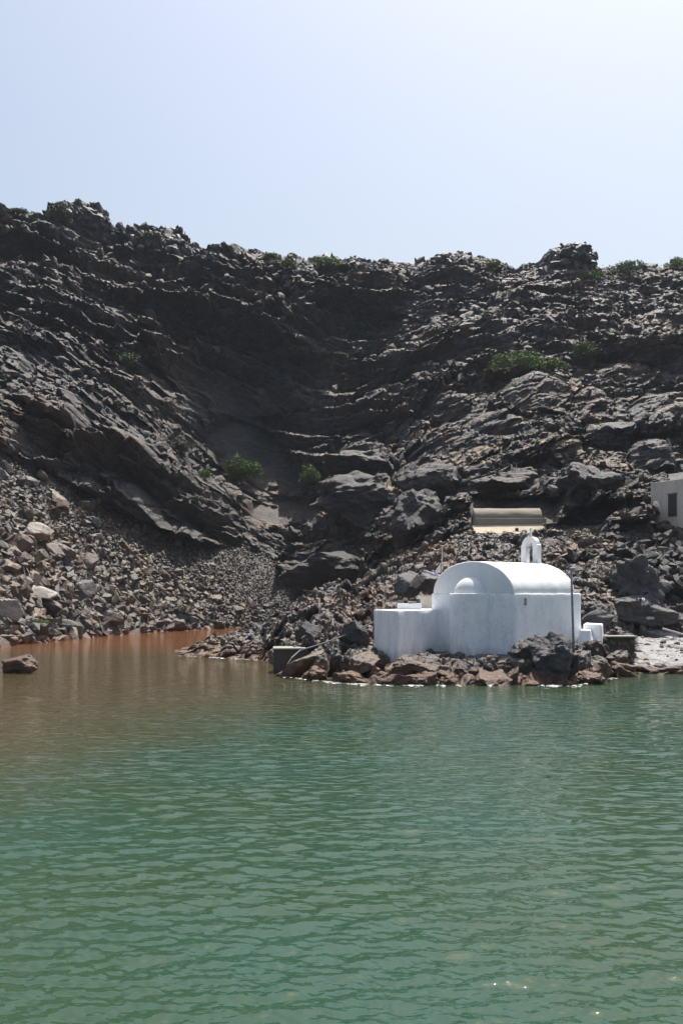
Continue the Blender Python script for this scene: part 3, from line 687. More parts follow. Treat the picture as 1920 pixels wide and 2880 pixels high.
# the dark block with green plants on top, and the rock standing in the water
dk = big_rock('boulder', 'black square block of rock topped with bright green plants on the left shore', 'boulder', 118, 1798, 1.9, 1.75, 1.7, M_DARKROCK, 49, which='hill', planes=8, depth=(.62, .7))
wr = big_rock('sea_rock', 'lone rust and grey rock standing in the brown water at the left edge', 'rock', 55, 1893, 2.2, 1.25, 1.5, M_SHORE, 52, Y=66.5, rot=(0, -.12, .1), planes=18, rough=.15, depth=(.5, .95), sink=.12)
for k, (x, y, w, h) in enumerate([(30, 1812, 1.9, 1.1), (65, 1806, 1.5, .9), (0, 1800, 1.8, 1.5), (90, 1802, 1.3, .7), (12, 1822, 1.6, .8), (48, 1800, 1.5, 1.2)]):
    big_rock('boulder', '%s low dark boulder on the shore left of the black block' % ['widest', 'second nearest', 'tall leftmost', 'nearest small', 'lowest corner', 'backmost'][k], 'boulder', x, y, w, h, w * .8, M_SHORE, 60 + k, which='hill', rot=(0, 0, k), group='low boulders beside the black block', sub=3)
# rocks round the foot of the chapel
SG = 'brown rocks along the foot of the promontory'
SRP = []
for k in range(9):
    v, f = rock_shape(5000 + k, 5, planes=26, rough=.17, depth=(.5, .95)); SRP.append(npmesh('shore_rock', v * np.array([1.15, .9, .8]), f, M_SHORE))
ZONES = [(790, 870, 'beside the concrete quay'), (870, 1050, 'left of the low annex'), (1050, 1230, 'below the low annex'), (1230, 1330, 'below the left half of the apse'),
         (1330, 1450, 'below the right half of the apse'), (1450, 1530, 'below the left part of the long chapel wall'), (1530, 1620, 'in front of the tall crag and the drum'), (1620, 1700, 'below the white block'), (1700, 1780, 'below the stone wall')]
ORD = ['first', 'second', 'third', 'fourth', 'fifth', 'sixth', 'seventh', 'eighth', 'ninth', 'tenth']
srr = random.Random(31); kk = 0
for (xa, xb, zone) in ZONES:
    for row in range(2):
        n = max(1, int((xb - xa) / (46 if row == 0 else 62)))
        for i in range(n):
            x = xa + (xb - xa) * (i + srr.uniform(.2, .8)) / n
            yy = float(np.interp(x, [790, 860, 950, 1100, 1300, 1620, 1700, 1780], [1900, 1908, 1918, 1927, 1927, 1927, 1908, 1897]))
            Y0 = CAMH * F / (yy - HY) + row * srr.uniform(1.0, 1.9) + .55
            w = srr.choice([.8, 1.15, 1.5, 1.8, 2.2]) * srr.uniform(.85, 1.15); h = w * srr.uniform(.5, .95)
            o = link('shore_rock', SRP[kk % 9]); kk += 1
            o.location = ((x - 960) / F * Y0, Y0, -.08 + row * srr.uniform(.45, .8) + h * .12)
            o.scale = (w * .72, w * .6, h * .8); o.rotation_euler = (srr.gauss(0, .45), srr.gauss(0, .45), srr.uniform(0, 6.28))
            tag(o, '%s %s rock from the left %s' % (ORD[i], 'waterline' if row == 0 else 'upper row', zone), 'rock', SG)
big_rock('sea_crag', 'tall dark crag standing in front of the chapel beside the lamp pole', 'rock', 1556, 1925, 2.9, 3.1, 2.6, M_DARKROCK, 71, Y=59.2, rot=(0, -.1, .3), planes=20, rough=.18, sub=5, depth=(.5, .95), sink=.05)
big_rock('sea_crag', 'lower dark crag between the tall crag and the chapel corner', 'rock', 1490, 1870, 2.4, 1.9, 2.0, M_DARKROCK, 72, Y=60.4, rot=(0, .2, .7), planes=20, rough=.17, sub=5, sink=.1)
big_rock('sea_crag', 'brown crag right of the dark drum at the water edge', 'rock', 1665, 1915, 2.2, 1.6, 2.0, M_SHORE, 73, Y=61, rot=(0, .1, .7), planes=20, rough=.17, sub=5, sink=.1)
big_rock('sea_crag', 'broad pale topped rock shelf in front of the low annex', 'rock', 1185, 1908, 3.3, 1.45, 2.2, M_SHORE, 174, Y=59.6, rot=(0, .05, .1), planes=24, rough=.18, sub=5, sink=.1)
big_rock('sea_crag', 'low red brown rock at the water edge right of the crags', 'rock', 1745, 1898, 1.9, .9, 1.4, M_SHORE, 75, Y=64.2, rot=(0, .1, .2), planes=12, rough=.06, sub=4, sink=.15)
# painted rocks behind the right-hand shore
gr1 = big_rock('rock_outcrop', 'big striped dark outcrop above the white painted writing', 'rock', 1802, 1708, 4.0, 4.0, 4.4, M_DARKROCK, 81, Y=86.5, rot=(0, .1, .4), planes=16, rough=.24, depth=(.55, 1.), sub=5)
gr2 = big_rock('rock_outcrop', 'low dark outcrop with two lines of white paint writing on its face', 'rock', 1805, 1778, 6.6, 3.3, 4.0, M_DARKROCK, 82, Y=85, rot=(0, 0, .0), planes=18, rough=.2, sub=5, depth=(.6, 1.), sink=.08)
big_rock('rock_outcrop', 'brown rounded rock behind the white block right of the chapel', 'rock', 1690, 1772, 2.6, 1.4, 2.2, M_DARKROCK, 83, Y=73, rot=(0, .1, 1), planes=13, rough=.05)
big_rock('rock_outcrop', 'dark grey rock behind the roof box of the annex, left one', 'rock', 1148, 1683, 2.2, 1.9, 2.0, M_PROM, 84, Y=78, rot=(0, -.2, .2), planes=13, rough=.05)
big_rock('rock_outcrop', 'dark grey wedge of rock behind the rusty mast beside the chapel', 'rock', 1213, 1668, 2.6, 1.6, 2.0, M_DARKROCK, 85, Y=77, rot=(0, -.25, .2), planes=13, rough=.05)
big_rock('rock_outcrop', 'smooth dark leaning rock left of the annex above the hose', 'rock', 868, 1812, 1.8, 1.5, 1.6, M_DARKROCK, 86, Y=71, rot=(0, -.4, .2), planes=10, rough=.03)
big_rock('rock_outcrop', 'long tilted rib of grey rock in front of the concrete quay', 'rock', 845, 1903, 3.4, 1.1, 1.1, M_SHORE, 87, Y=63, rot=(0, -.5, .1), planes=11, rough=.05)
big_rock('rock_outcrop', 'dark hollowed rock just left of the annex wall', 'rock', 1000, 1832, 1.9, 1.8, 1.6, M_DARKROCK, 88, Y=65, rot=(0, .2, .2), planes=10, rough=.06)
for k, (x, y, w, h, Y) in enumerate([(1780, 1886, 1.2, .4, 66), (1825, 1889, 1.7, .4, 66.2), (1880, 1890, 1.9, .45, 66), (1910, 1884, 1.0, .4, 67.2), (1850, 1880, .9, .4, 67.6), (1802, 1876, 1.1, .45, 68.5)]):
    big_rock('shore_slab', 'flat dark slab at the water edge of the pale shelf on the right', 'rock', x, y, w, h, .9, M_DARKROCK, 140 + k, Y=Y, group='flat slabs below the pale shelf', sub=3, sink=.2)
# solid lava masses on the lower slope
for lb, x, y, w, h, dp, sd, rt in [('huge rounded dark outcrop beside the gully, up left of the chapel', 1002, 1492, 11.6, 8.2, 9, 201, (.1, .12, .5)),
        ('dark slab leaning left, below and right of the huge rounded outcrop', 1172, 1545, 6.0, 7.0, 6, 202, (0, .45, .3)),
        ('low broad dark mass with dry grass on top, just above the huge outcrop', 1010, 1335, 10.5, 4.6, 7, 203, (.1, .08, .2)),
        ('dark cliff block under the grassy bench, left of the promontory rocks', 930, 1668, 12.5, 6.2, 7, 204, (0, .12, .1)),
        ('blocky dark mass right of the huge outcrop at the same height', 1215, 1400, 6.6, 4.8, 6, 205, (.1, .1, .9)),
        ('rounded dark mass directly above the beige vaulted store', 1420, 1392, 7.2, 3.2, 5, 207, (0, .05, .7)),
        ('knobbly dark mass on the slope midway between the store and the grey house', 1660, 1425, 6.0, 4.4, 5, 208, (.1, .1, .2))]:
    big_rock('rock_outcrop', lb, 'rock', x, y, w * 1.12, h * 1.1, dp * 1.3, M_HILL, sd, rot=rt, which='hill', planes=34, rough=.24, sub=5, depth=(.5, 1.), sink=.1).location.y += 1.6
# skyline blocks
big_rock('skyline_rock', 'dark rounded outcrop crowning the skyline on the right', 'rock', 1590, 768, 9.6, 4.0, 6, M_DARKROCK, 91, Y=228, planes=24, rough=.24, sub=5, sink=.1)
big_rock('skyline_rock', 'small pointed rock on the skyline at left', 'rock', 372, 668, 3.2, 2.4, 2.5, M_DARKROCK, 92, Y=210, planes=9, rough=.06)
big_rock('skyline_rock', 'largest broken dark outcrop on the skyline at left', 'rock', 235, 645, 8.5, 6.0, 6, M_DARKROCK, 93, Y=202, planes=24, rough=.24, sub=5, sink=.05)
big_rock('skyline_rock', 'dark knobbly outcrop on the skyline right of the middle', 'rock', 1248, 748, 7.5, 3.0, 5, M_DARKROCK, 94, Y=232, planes=24, rough=.24, sub=5, sink=.1)

# ------------------------------------------------------------------ paint writing, laid on the rock
def on_rock(rock, pts):
    mw = Matrix.Translation(rock.location) @ rock.rotation_euler.to_matrix().to_4x4()
    me = rock.data
    bvh = BVHTree.FromPolygons([mw @ v.co for v in me.vertices], [tuple(q.vertices) for q in me.polygons])
    out = []
    for x, y in pts:
        d = (P(x, y, 80) - Vector((0, 0, CAMH))).normalized()
        h = bvh.ray_cast(Vector((0, 0, CAMH)), d)
        out.append((h[0] + h[1] * .03) if h[0] else None)
    return out
def strokes(rock, lines, ox, oy, sx, sy, name):
    bm = bmesh.new(); n = 0
    for ln in lines:
        dense = []
        for a, b in zip(ln, ln[1:]):
            for t in np.linspace(0, 1, 4): dense.append((ox + (a[0] + (b[0] - a[0]) * t) * sx, oy - (a[1] + (b[1] - a[1]) * t) * sy))
        pts = [q for q in on_rock(rock, dense) if q is not None]
        pts = [p for i, p in enumerate(pts) if i == 0 or (p - pts[i - 1]).length > 1e-4]
        if len(pts) > 1: add_tube(bm, pts, .045, 5); n += 1
    if n:
        o = bobj(name, bm, M_PAINT)
        o.parent = rock; o.matrix_parent_inverse = (Matrix.Translation(rock.location) @ rock.rotation_euler.to_matrix().to_4x4()).inverted()
        return o
    bm.free()
LT = {'G': [[(0, 0), (0, 1), (.6, 1)]], 'I': [[(.3, 0), (.3, 1)]], 'S': [[(.6, 1), (0, 1), (.35, .5), (0, 0), (.6, 0)]], 'Y': [[(0, 1), (.3, .5), (.6, 1)], [(.3, .5), (.3, 0)]],
      'Z': [[(0, 1), (.6, 1), (0, 0), (.6, 0)]], '/': [[(0, 0), (.5, 1)]], 'H': [[(0, 0), (0, 1)], [(.6, 0), (.6, 1)], [(0, .5), (.6, .5)]], 'P': [[(0, 0), (0, 1), (.6, .9), (.6, .55), (0, .5)]],
      'D': [[(0, 0), (.3, 1), (.6, 0), (0, 0)]], 'O': [[(0, .2), (.1, .9), (.5, .9), (.6, .2), (.3, 0), (0, .2)]], 'A': [[(0, 0), (.3, 1), (.6, 0)], [(.1, .35), (.5, .35)]]}
def word(w):
    out = []
    for i, c in enumerate(w):
        for ln in LT.get(c, []): out.append([(i * .85 + a, b) for a, b in ln])
    return out
strokes(gr2, word('G IS'), 1793, 1691, 5.6, 7.5, 'painted_writing')
strokes(gr2, word('Z/HP'), 1802, 1701, 5.4, 6.5, 'painted_writing')
strokes(gr2, word('IDOIDA'), 1815, 1741, 4.6, 6.5, 'painted_writing')

# ------------------------------------------------------------------ CHAPEL
CH = empty('chapel', (7.58, 64.16, 0), R(-45))
tag(CH, 'whitewashed barrel vaulted chapel with round apse and bell gable on the rocks', 'chapel')
def rounded_poly(pts, r, seg=5):
    out = []; n = len(pts)
    for i in range(n):
        a, b, c = Vector(pts[i - 1]), Vector(pts[i]), Vector(pts[(i + 1) % n])
        u = (a - b).normalized(); v = (c - b).normalized(); rr = r[i] if isinstance(r, (list, tuple)) else r
        for k in range(seg + 1):
            t = k / seg
            out.append((b + u * rr) * (1 - t) ** 2 + 2 * t * (1 - t) * b + (b + v * rr) * t * t)
    return out
def densify(pts, step):
    out = []
    for a, b in zip(pts, pts[1:] + pts[:1]):
        n = max(1, int((b - a).length / step))
        for k in range(n): out.append(a + (b - a) * (k / n))
    return out
def prism(poly, z0, z1, step=.25, wob=.03, seed=0, lip=.0, batter=0.):
    """extruded outline with uneven hand-plastered sides and a softened top edge"""
    poly = densify([Vector(q) for q in poly], step); n = len(poly)
    zs = list(np.linspace(z0, z1 - .05, max(2, int((z1 - z0) / step)))) + [z1]
    c = sum(poly, Vector((0, 0))) / n
    V = []
    for z in zs:
        for q in poly:
            d = q - c; k = 1 + batter * (z1 - z) / max(d.length, .1)
            if z == z1: k -= .03 / max(d.length, .1)
            w = c + d * k; V.append((w.x, w.y, z))
    V = np.array(V, float); W = V.copy()
    nn = fbm(V * 1.1 + seed * 7.7, 3, seed + 1) * wob; m2 = fbm(V * 1.1 + 50 + seed * 7.7, 3, seed + 9) * wob
    W[:, 0] += nn; W[:, 1] += m2; W[-n:, 2] += nn[-n:] * .8
    bm = bmesh.new(); vs = [bm.verts.new(q) for q in W]
    for k in range(len(zs) - 1):
        for i in range(n):
            bm.faces.new((vs[k * n + i], vs[k * n + (i + 1) % n], vs[(k + 1) * n + (i + 1) % n], vs[(k + 1) * n + i]))
    bm.faces.new(vs[-n:]); bm.faces.new(vs[:n][::-1])
    return bm
EZ = 4.80
bobj('wall', prism(rounded_poly([(-3.05, 0), (3.05, 0), (3.05, 7.0), (-3.05, 7.0)], [.12, .32, .35, .2]), .4, EZ, .22, .05, 3), M_WHITE, CH, True)
def vault_mesh(hw, rise, y0, y1, z0, base=.0, nseg=40, wob=.02, seed=4, e=2.0):
    ny = max(2, int((y1 - y0) / .2)); V = []
    ys_ = [y0, y0 + .05] + list(np.linspace(y0 + .15, y1 - .15, ny)) + [y1 - .05, y1]
    for j, yy_ in enumerate(ys_):
        ins = .05 if j in (0, len(ys_) - 1) else 0.
        for i in range(nseg + 1):
            a = math.pi * i / nseg
            V.append(((hw - ins) * math.copysign(abs(math.cos(a)) ** (2 / e), math.cos(a)), yy_, z0 + (rise - ins) * math.sin(a) ** (2 / e)))
    V = np.array(V); w = fbm(V * 1.2, 3, seed)
    V[:, 2] += w * wob; V[:, 0] += w * wob
    V[:, 2] = np.maximum(V[:, 2], z0 - .02)
    bm = bmesh.new(); vs = [bm.verts.new(q) for q in V]; n = nseg + 1
    for j in range(len(ys_) - 1):
        for i in range(nseg): bm.faces.new((vs[j * n + i], vs[j * n + i + 1], vs[(j + 1) * n + i + 1], vs[(j + 1) * n + i]))
    bm.faces.new(vs[:n][::-1]); bm.faces.new(vs[-n:])
    return bm
bobj('roof', vault_mesh(2.96, 1.90, .02, 6.3, EZ, seed=4, wob=.045), M_WHITE2, CH, True)
# round apse with its half dome
ap = [Vector((1.28 * math.cos(a), -1.28 * math.sin(a) + .02)) for a in np.linspace(0, math.pi, 22)]
ap = [Vector((1.28, .4))] + ap + [Vector((-1.28, .4))]
apse = bobj('apse', prism(ap, .4, EZ + .02, .2, .03, 6), M_WHITE, CH, True)
bm = bmesh.new(); V = []
na, nb_ = 24, 12
for j in range(nb_ + 1):
    e = (math.pi / 2) * j / nb_
    for i in range(na + 1):
        a = math.pi * i / na; rr = 1.0 * math.cos(e) * (1 + .05 * (1 - j / nb_) ** 3)
        V.append(bm.verts.new((rr * math.cos(a), -rr * math.sin(a) * .95, EZ + .015 + .98 * math.sin(e))))
for j in range(nb_):
    for i in range(na):
        a = V[j * (na + 1) + i]; b = V[j * (na + 1) + i + 1]; c = V[(j + 1) * (na + 1) + i + 1]; d = V[(j + 1) * (na + 1) + i]
        bm.faces.new((a, b, c, d))
bobj('half_dome', bm, M_WHITE2, apse, True)
# small vent in the long wall
bm = bmesh.new(); add_box(bm, 3.075, 1.05, 4.35, .05, .2, .42, 0, .02)
bobj('vent', bm, simple('vent_grille', (.30, .31, .29), .8), CH)
# bell gable
bg = bpy.data.objects.new('bell_gable', None); COL.objects.link(bg); bg.parent = CH; bg.location = (0, 5.95, EZ + 1.78)
def arch_wall(w, t, h, ow, oh, ob):
    """slab w x t with round head, pierced by an arched opening ow wide from ob to oh"""
    rr = w / 2 - .08; oR = ow / 2; n = 14
    outer = [(-w / 2, 0), (-w / 2, h - rr * .85)] + [(-rr * math.cos(math.pi * k / n), h - rr * .85 + rr * .95 * math.sin(math.pi * k / n)) for k in range(n + 1)] + [(w / 2, h - rr * .85), (w / 2, 0)]
    inner = [(-oR, ob)] + [(-oR * math.cos(math.pi * k / n), oh - oR + oR * math.sin(math.pi * k / n)) for k in range(n + 1)] + [(oR, ob)]
    bm = bmesh.new()
    cols = []
    def cut(f):                                   # resample the outlines to equal counts
        pts = [Vector(q) for q in f]; L = [0]
        for a, b in zip(pts, pts[1:]): L.append(L[-1] + (b - a).length)
        out = []
        for s in np.linspace(0, L[-1], 61):
            k = min(len(L) - 2, max(0, int(np.searchsorted(L, s, side='right')) - 1)); u = (s - L[k]) / max(1e-6, L[k + 1] - L[k])
            out.append(pts[k] + (pts[k + 1] - pts[k]) * u)
        return out
    o_, i_ = cut(outer), cut(inner); o_[0] = Vector((-w / 2, 0)); o_[-1] = Vector((w / 2, 0))
    R_ = []
    for ring, s in ((o_, -t / 2), (i_, -t / 2), (i_, t / 2), (o_, t / 2)): R_.append([bm.verts.new((q.x, s, q.y)) for q in ring])
    for a, b in ((0, 1), (1, 2), (2, 3), (3, 0)):
        for k in range(60): bm.faces.new((R_[a][k], R_[a][k + 1], R_[b][k + 1], R_[b][k]))
    bm.faces.new([R_[k][0] for k in range(4)]); bm.faces.new([R_[k][-1] for k in range(4)][::-1])
    if ob > 0.01: add_box(bm, 0, 0, ob / 2, ow * 1.0, t * .98, ob)
    return bm
sub = bobj('bell_arch', arch_wall(1.22, .42, 1.70, .52, 1.42, .04), M_WHITE2, bg)
bm = bmesh.new(); add_box(bm, 0, .05, -.02, 1.35, .8, .16, 0, .03); bobj('footing', bm, M_WHITE2, bg)
bm = bmesh.new()
prof = [(0, .30), (.05, .30), (.075, .24), (.085, .12), (.13, .02), (.145, 0)]
rings = [[bm.verts.new((r * math.cos(a), r * math.sin(a), 1.0 + z - .3)) for a in np.linspace(0, 2 * math.pi, 14, endpoint=False)] for r, z in prof[1:]]
for r0, r1 in zip(rings, rings[1:]):
    for k in range(14): bm.faces.new((r0[k], r0[(k + 1) % 14], r1[(k + 1) % 14], r1[k]))
bm.faces.new(rings[0]); bm.faces.new(rings[-1][::-1])
add_tube(bm, [(-.2, 0, 1.06), (.2, 0, 1.06)], .025, 6); add_tube(bm, [(0, 0, 1.0), (0, 0, 1.07)], .02, 6); add_tube(bm, [(0, 0, .6), (0, 0, .78)], .02, 6)
bobj('bell', bm, M_BRONZE, bg)
bm = bmesh.new(); add_box(bm, 0, 0, 1.99, .07, .07, .62, 0, .01); add_box(bm, 0, 0, 2.10, .36, .066, .07, 0, .01); add_box(bm, 0, 0, 1.70, .16, .16, .1, 0, .02)
bobj('cross', bm, M_WHITE2, bg)

# the low annex (a cistern) and what stands on it
AZ = 3.86
an = bobj('annex', prism(rounded_poly([(3.15, 61.5), (5.85, 66.2), (4.6, 69.2), (1.88, 64.6)], [.15, .1, .1, .15]), .2, AZ, .22, .05, 12), M_WHITE, None, True)
tag(an, 'low flat roofed white annex joined to the left end of the chapel', 'annex')
bm = bmesh.new(); add_box(bm, 4.05, 65.6, AZ + .17, 1.42, .75, .36, R(-4), .03)
hb = bobj('roof_box', bm, M_WHITE2); tag(hb, 'small white plastered box on the annex roof', 'roof box')
bm = bmesh.new(); add_box(bm, 4.2, 65.5, AZ + .41, .46, .4, .14, R(8), .03); bobj('lid', bm, M_CONC, hb)
bm = bmesh.new(); add_box(bm, 5.42, 68.2, AZ + .36, 1.0, .9, .86, R(-8), .03)
tk = bobj('storage_box', bm, M_TANK); tag(tk, 'weathered beige box between the white roof box and the chapel', 'storage box')
bm = bmesh.new(); add_box(bm, 5.42, 68.2, AZ + .82, 1.08, .98, .05, R(-8), .01); bobj('lid', bm, M_RUST, tk)
bm = bmesh.new(); add_tube(bm, [P(1100, 1694, 66), P(1120, 1690, 66), P(1140, 1688, 66), P(1158, 1694, 66)], .022, 6)
tag(bobj('black_hose', bm, M_BLACKHOSE), 'black hose arching over to the white box on the annex roof', 'hose')

# rusty mast, white triangular board, lilac net
bm = bmesh.new(); b0 = P(1241, 1662, 68); add_tube(bm, [P(1241, 1672, 68), P(1241, 1600, 68)], .04, 8)
mast = bobj('mast', bm, M_RUST); tag(mast, 'thin rusty mast standing left of the chapel gable', 'mast')
bm = bmesh.new(); add_tube(bm, [P(1241, 1600, 68), P(1243, 1536, 68)], .034, 8); bobj('upper_pole', bm, M_PALEWOOD, mast)
tb = ground(1232, 1616, 'prom')
tr = empty('triangular_board', P(1230, 1611, 72.8)); tag(tr, 'white triangular board in a dark frame behind the rusty mast', 'board')
bm = bmesh.new()
def tri(bm, w, h, t, ox=0, oz=0):
    a = [bm.verts.new((ox - w / 2, -t / 2, oz)), bm.verts.new((ox + w / 2, -t / 2, oz)), bm.verts.new((ox + w / 2, -t / 2, oz + h))]
    b = [bm.verts.new((q.co.x, t / 2, q.co.z)) for q in a]
    bm.faces.new(a); bm.faces.new(b[::-1])
    for k in range(3): bm.faces.new((a[k], b[k], b[(k + 1) % 3], a[(k + 1) % 3]))
tri(bm, .38, .66, .05); bobj('panel', bm, M_BOARD, tr)
bm = bmesh.new(); add_tube(bm, [(-.26, 0, -.02), (.16, 0, .74)], .03, 6); add_tube(bm, [(-.26, 0, -.02), (.22, 0, -.03)], .025, 6); add_tube(bm, [(.22, .02, -.03), (.2, .02, .74)], .025, 6); bobj('frame', bm, M_BLACK, tr)
bm = bmesh.new(); gg = random.Random(4)
for k in range(8):
    pts = []
    for i in range(9):
        u = i / 8; q = P(1192 + 66 * u, 1606 + 20 * u + gg.uniform(-3, 3), 72.5); q.y += gg.uniform(-.4, .3); pts.append(q)
    add_tube(bm, pts, [gg.uniform(.03, .08) for _ in pts], 5)
tag(bobj('net', bm, M_LILAC), 'crumpled lilac fishing net draped on rocks left of the chapel', 'net')

# lamp pole in its drum
LPY = 59.0
pb = P(1613, 1846, LPY)
lp = empty('lamp_pole', (pb.x, pb.y, pb.z)); tag(lp, 'tall grey steel pole standing in a dark drum in front of the chapel', 'pole')
bm = bmesh.new(); q0 = Vector((0, 0, -.3)); q1 = P(1605, 1598, LPY) - pb
add_tube(bm, [q0, q0.lerp(q1, .33), q0.lerp(q1, .66), q1], [.075, .068, .062, .058], 10); bobj('shaft', bm, M_GALV, lp, True)
bm = bmesh.new()
add_tube(bm, [q1 + Vector((-.02, 0, -.02)), q1 + Vector((-.18, 0, .22)), q1 + Vector((-.36, 0, .48)), q1 + Vector((-.55, 0, .52))], .022, 6)
add_tube(bm, [q1 + Vector((-.1, 0, .05)), q1 + Vector((-.3, 0, -.5))], .018, 6); add_tube(bm, [q1 + Vector((-.12, 0, 0)), q1 + Vector((.2, 0, .02))], .04, 6)
bobj('bracket', bm, M_GALV, lp)
bm = bmesh.new(); add_tube(bm, [(0, 0, -.62), (0, 0, -.56), (0, 0, -.3), (0, 0, -.04), (0, 0, 0)], [.25, .255, .25, .255, .25], 20)
add_tube(bm, [(0, 0, -.01), (0, 0, .02)], .27, 20)
bobj('drum', bm, M_DRUM, lp)

# white block and step at the right end of the chapel
bl = bobj('white_block', prism(rounded_poly([(x, y) for x, y in [(P(1640, 0, 67).x, 67), (P(1690, 0, 66).x, 66), (P(1696, 0, 68.5).x, 68.5), (P(1646, 0, 69.5).x, 69.5)]], .15), 1.6, 2.93, .15, .07, 21), M_WHITE, None, True)
tag(bl, 'low whitewashed masonry block right of the chapel', 'block')
st = bobj('white_step', prism(rounded_poly([(P(1633, 0, 65.4).x, 65.4), (P(1658, 0, 65.2).x, 65.2), (P(1662, 0, 66.6).x, 66.8), (P(1634, 0, 66.6).x, 66.9)], .12), 1.5, 2.62, .12, .12, 22, batter=.25), M_WHITE, None, True)
tag(st, 'rough whitewashed step between the chapel and the white block', 'step')
# dry stone wall
sw = empty('stone_wall', (P(1742, 0, 68).x, 68, 1.0)); tag(sw, 'short rubble stone wall with flat cement top right of the white block', 'wall')
gg = random.Random(8); V, Fs = [], []; off = 0
for r_ in range(4):
    xx = -.95
    while xx < .9:
        w = gg.uniform(.24, .46); v, f = PROTO[2][gg.randrange(14)]
        V.append(v * np.array([w * .62, .32, .24]) + np.array([xx + w / 2, gg.uniform(-.03, .03), -.35 + r_ * .36 + gg.uniform(-.03, .03)])); Fs.append(f + off); off += len(v); xx += w
link('stones', npmesh('stones', np.concatenate(V), np.concatenate(Fs), M_BOULDER), sw)
bm = bmesh.new(); add_box(bm, 0, .3, .35, 1.75, .75, 1.5); bobj('core', bm, M_DKCONC, sw)
bm = bmesh.new(); add_box(bm, 0, .15, 1.14, 2.0, 1.3, .09, 0, .03); bobj('coping', bm, M_CONC, sw)

# concrete quay
qa = P(766, 1893, 66.3)
qy = empty('quay', (qa.x, qa.y, 0)); tag(qy, 'small concrete quay with pale top and dark stained side left of the promontory', 'quay')
bm = bmesh.new(); add_box(bm, .95, 1.1, .55, 1.9, 2.2, 1.7, R(3), .02); bobj('block', bm, M_DKCONC, qy)
bm = bmesh.new(); add_box(bm, .97, 1.08, 1.46, 2.0, 2.3, .10, R(3), .03); bobj('coping', bm, M_CONC, qy)
bm = bmesh.new(); add_box(bm, .62, .12, 1.47, .25, .1, .05, 0, .01); bobj('cleat', bm, M_RUST, qy)
def drape(pts, lift=.06, which='prom', back=.0):
    out = []
    for x, y in pts:
        q = ground(x, y, which, 4); out.append(Vector((q.x, q.y - back, q.z + lift)))
    return out
bm = bmesh.new(); hp_ = [P(1052 - (1052 - 845) * t, 1748 + (1828 - 1748) * t + 6 * math.sin(t * 3.14), 64.5 + 2.3 * t * 0 + .5) for t in np.linspace(0, 1, 12)]
hp_ = [q + Vector((0, -.3, 0)) for q in hp_] + [P(820, 1850, 64.2), P(800, 1882, 63.9)]
add_tube(bm, hp_, .045, 6); tag(bobj('mooring_hose', bm, M_ROPE), 'long grey hose running down the rocks to the concrete quay', 'hose')
bm = bmesh.new(); a = P(1862, 1768, 78); b = P(1960, 1796, 76); add_tube(bm, [a, b], .07, 8)
tag(bobj('fallen_pole', bm, M_PALEWOOD), 'bleached pole lying on the right shore below the painted rock', 'pole')

# ------------------------------------------------------------------ beige vaulted store uphill
VB = P(1334, 1475, 110); VE = P(1532, 1473, 110)
vb = empty('vaulted_store', (VB.x, VB.y, VB.z - .1)); tag(vb, 'long beige barrel roofed store on the slope behind the chapel', 'store')
Lh = VE.x - VB.x
def rot_x(bm):                                    # vault runs along local y; turn it along x
    bmesh.ops.transform(bm, matrix=Matrix.Rotation(R(-90), 4, 'Z') @ Matrix.Identity(4), verts=bm.verts); return bm
bm = rot_x(vault_mesh(1.55, 1.12, .0, Lh - .25, .72, wob=.05, seed=9)); bmesh.ops.transform(bm, matrix=Matrix.Translation((0, 1.8, 0)), verts=bm.verts)
bobj('roof', bm, M_BEIGE, vb, True)
bobj('wall', prism([(0, .02), (Lh + .1, .02), (Lh + .1, 3.5), (0, 3.5)], -3.0, .73, .4, .04, 31), M_BEIGE, vb, True)
bm = bmesh.new(); add_box(bm, -.03, 1.75, .35, .1, 1.0, 1.6); bobj('door', bm, M_DARKWOOD, vb)
bm = bmesh.new()
vv = [(-.25, 0, .0), (Lh - .35, 0, .12), (Lh + .15, -1.7, -.95), (-.1, -1.7, -.85)]
top = [bm.verts.new(q) for q in vv]; bot = [bm.verts.new((q[0], q[1], q[2] - .22)) for q in vv]
bm.faces.new(top); bm.faces.new(bot[::-1])
for k in range(4): bm.faces.new((top[k], bot[k], bot[(k + 1) % 4], top[(k + 1) % 4]))
bmesh.ops.subdivide_edges(bm, edges=bm.edges, cuts=5, use_grid_fill=True)
bobj('apron_roof', bm, M_APRON, vb)
bm = bmesh.new(); add_box(bm, Lh / 2, -1.35, -1.9, Lh - .6, .3, 1.6); bobj('lower_wall', bm, M_DKCONC, vb)
bm = bmesh.new(); c = P(1452, 1492, 107.9)
add_tube(bm, [c + Vector((0, 0, -.05)), c + Vector((.02, 0, .12)), c + Vector((.0, 0, .26))], [.16, .2, .12], 10)
pt = bobj('bucket', bm, M_BLACK); tag(pt, 'small dark bucket on a pale plank at the edge of the beige store', 'bucket')
bm = bmesh.new(); add_box(bm, c.x + .05, c.y - .02, c.z - .08, .85, .3, .05, 0); tag(bobj('plank', bm, M_PALEWOOD), 'short pale plank under the dark bucket on the store roof edge', 'plank')
bm = bmesh.new(); add_tube(bm, [P(1520, 1475, 109), P(1566, 1470, 108.6)], .06, 6); tag(bobj('beam', bm, M_WOOD), 'weathered beam sticking out right of the beige store', 'beam')
bm = bmesh.new()
for k in range(4): add_box(bm, P(1593 + k * 6, 0, 104).x, 104, P(0, 1506, 104).z, .14, .06, 1.0, 0, .01)
for k in (-.3, .3): add_box(bm, P(1602, 0, 104).x, 104.05, P(0, 1506, 104).z + k, .8, .05, .1)
tag(bobj('wooden_gate', bm, M_WOOD), 'small brown slatted gate right of the beige store', 'gate')

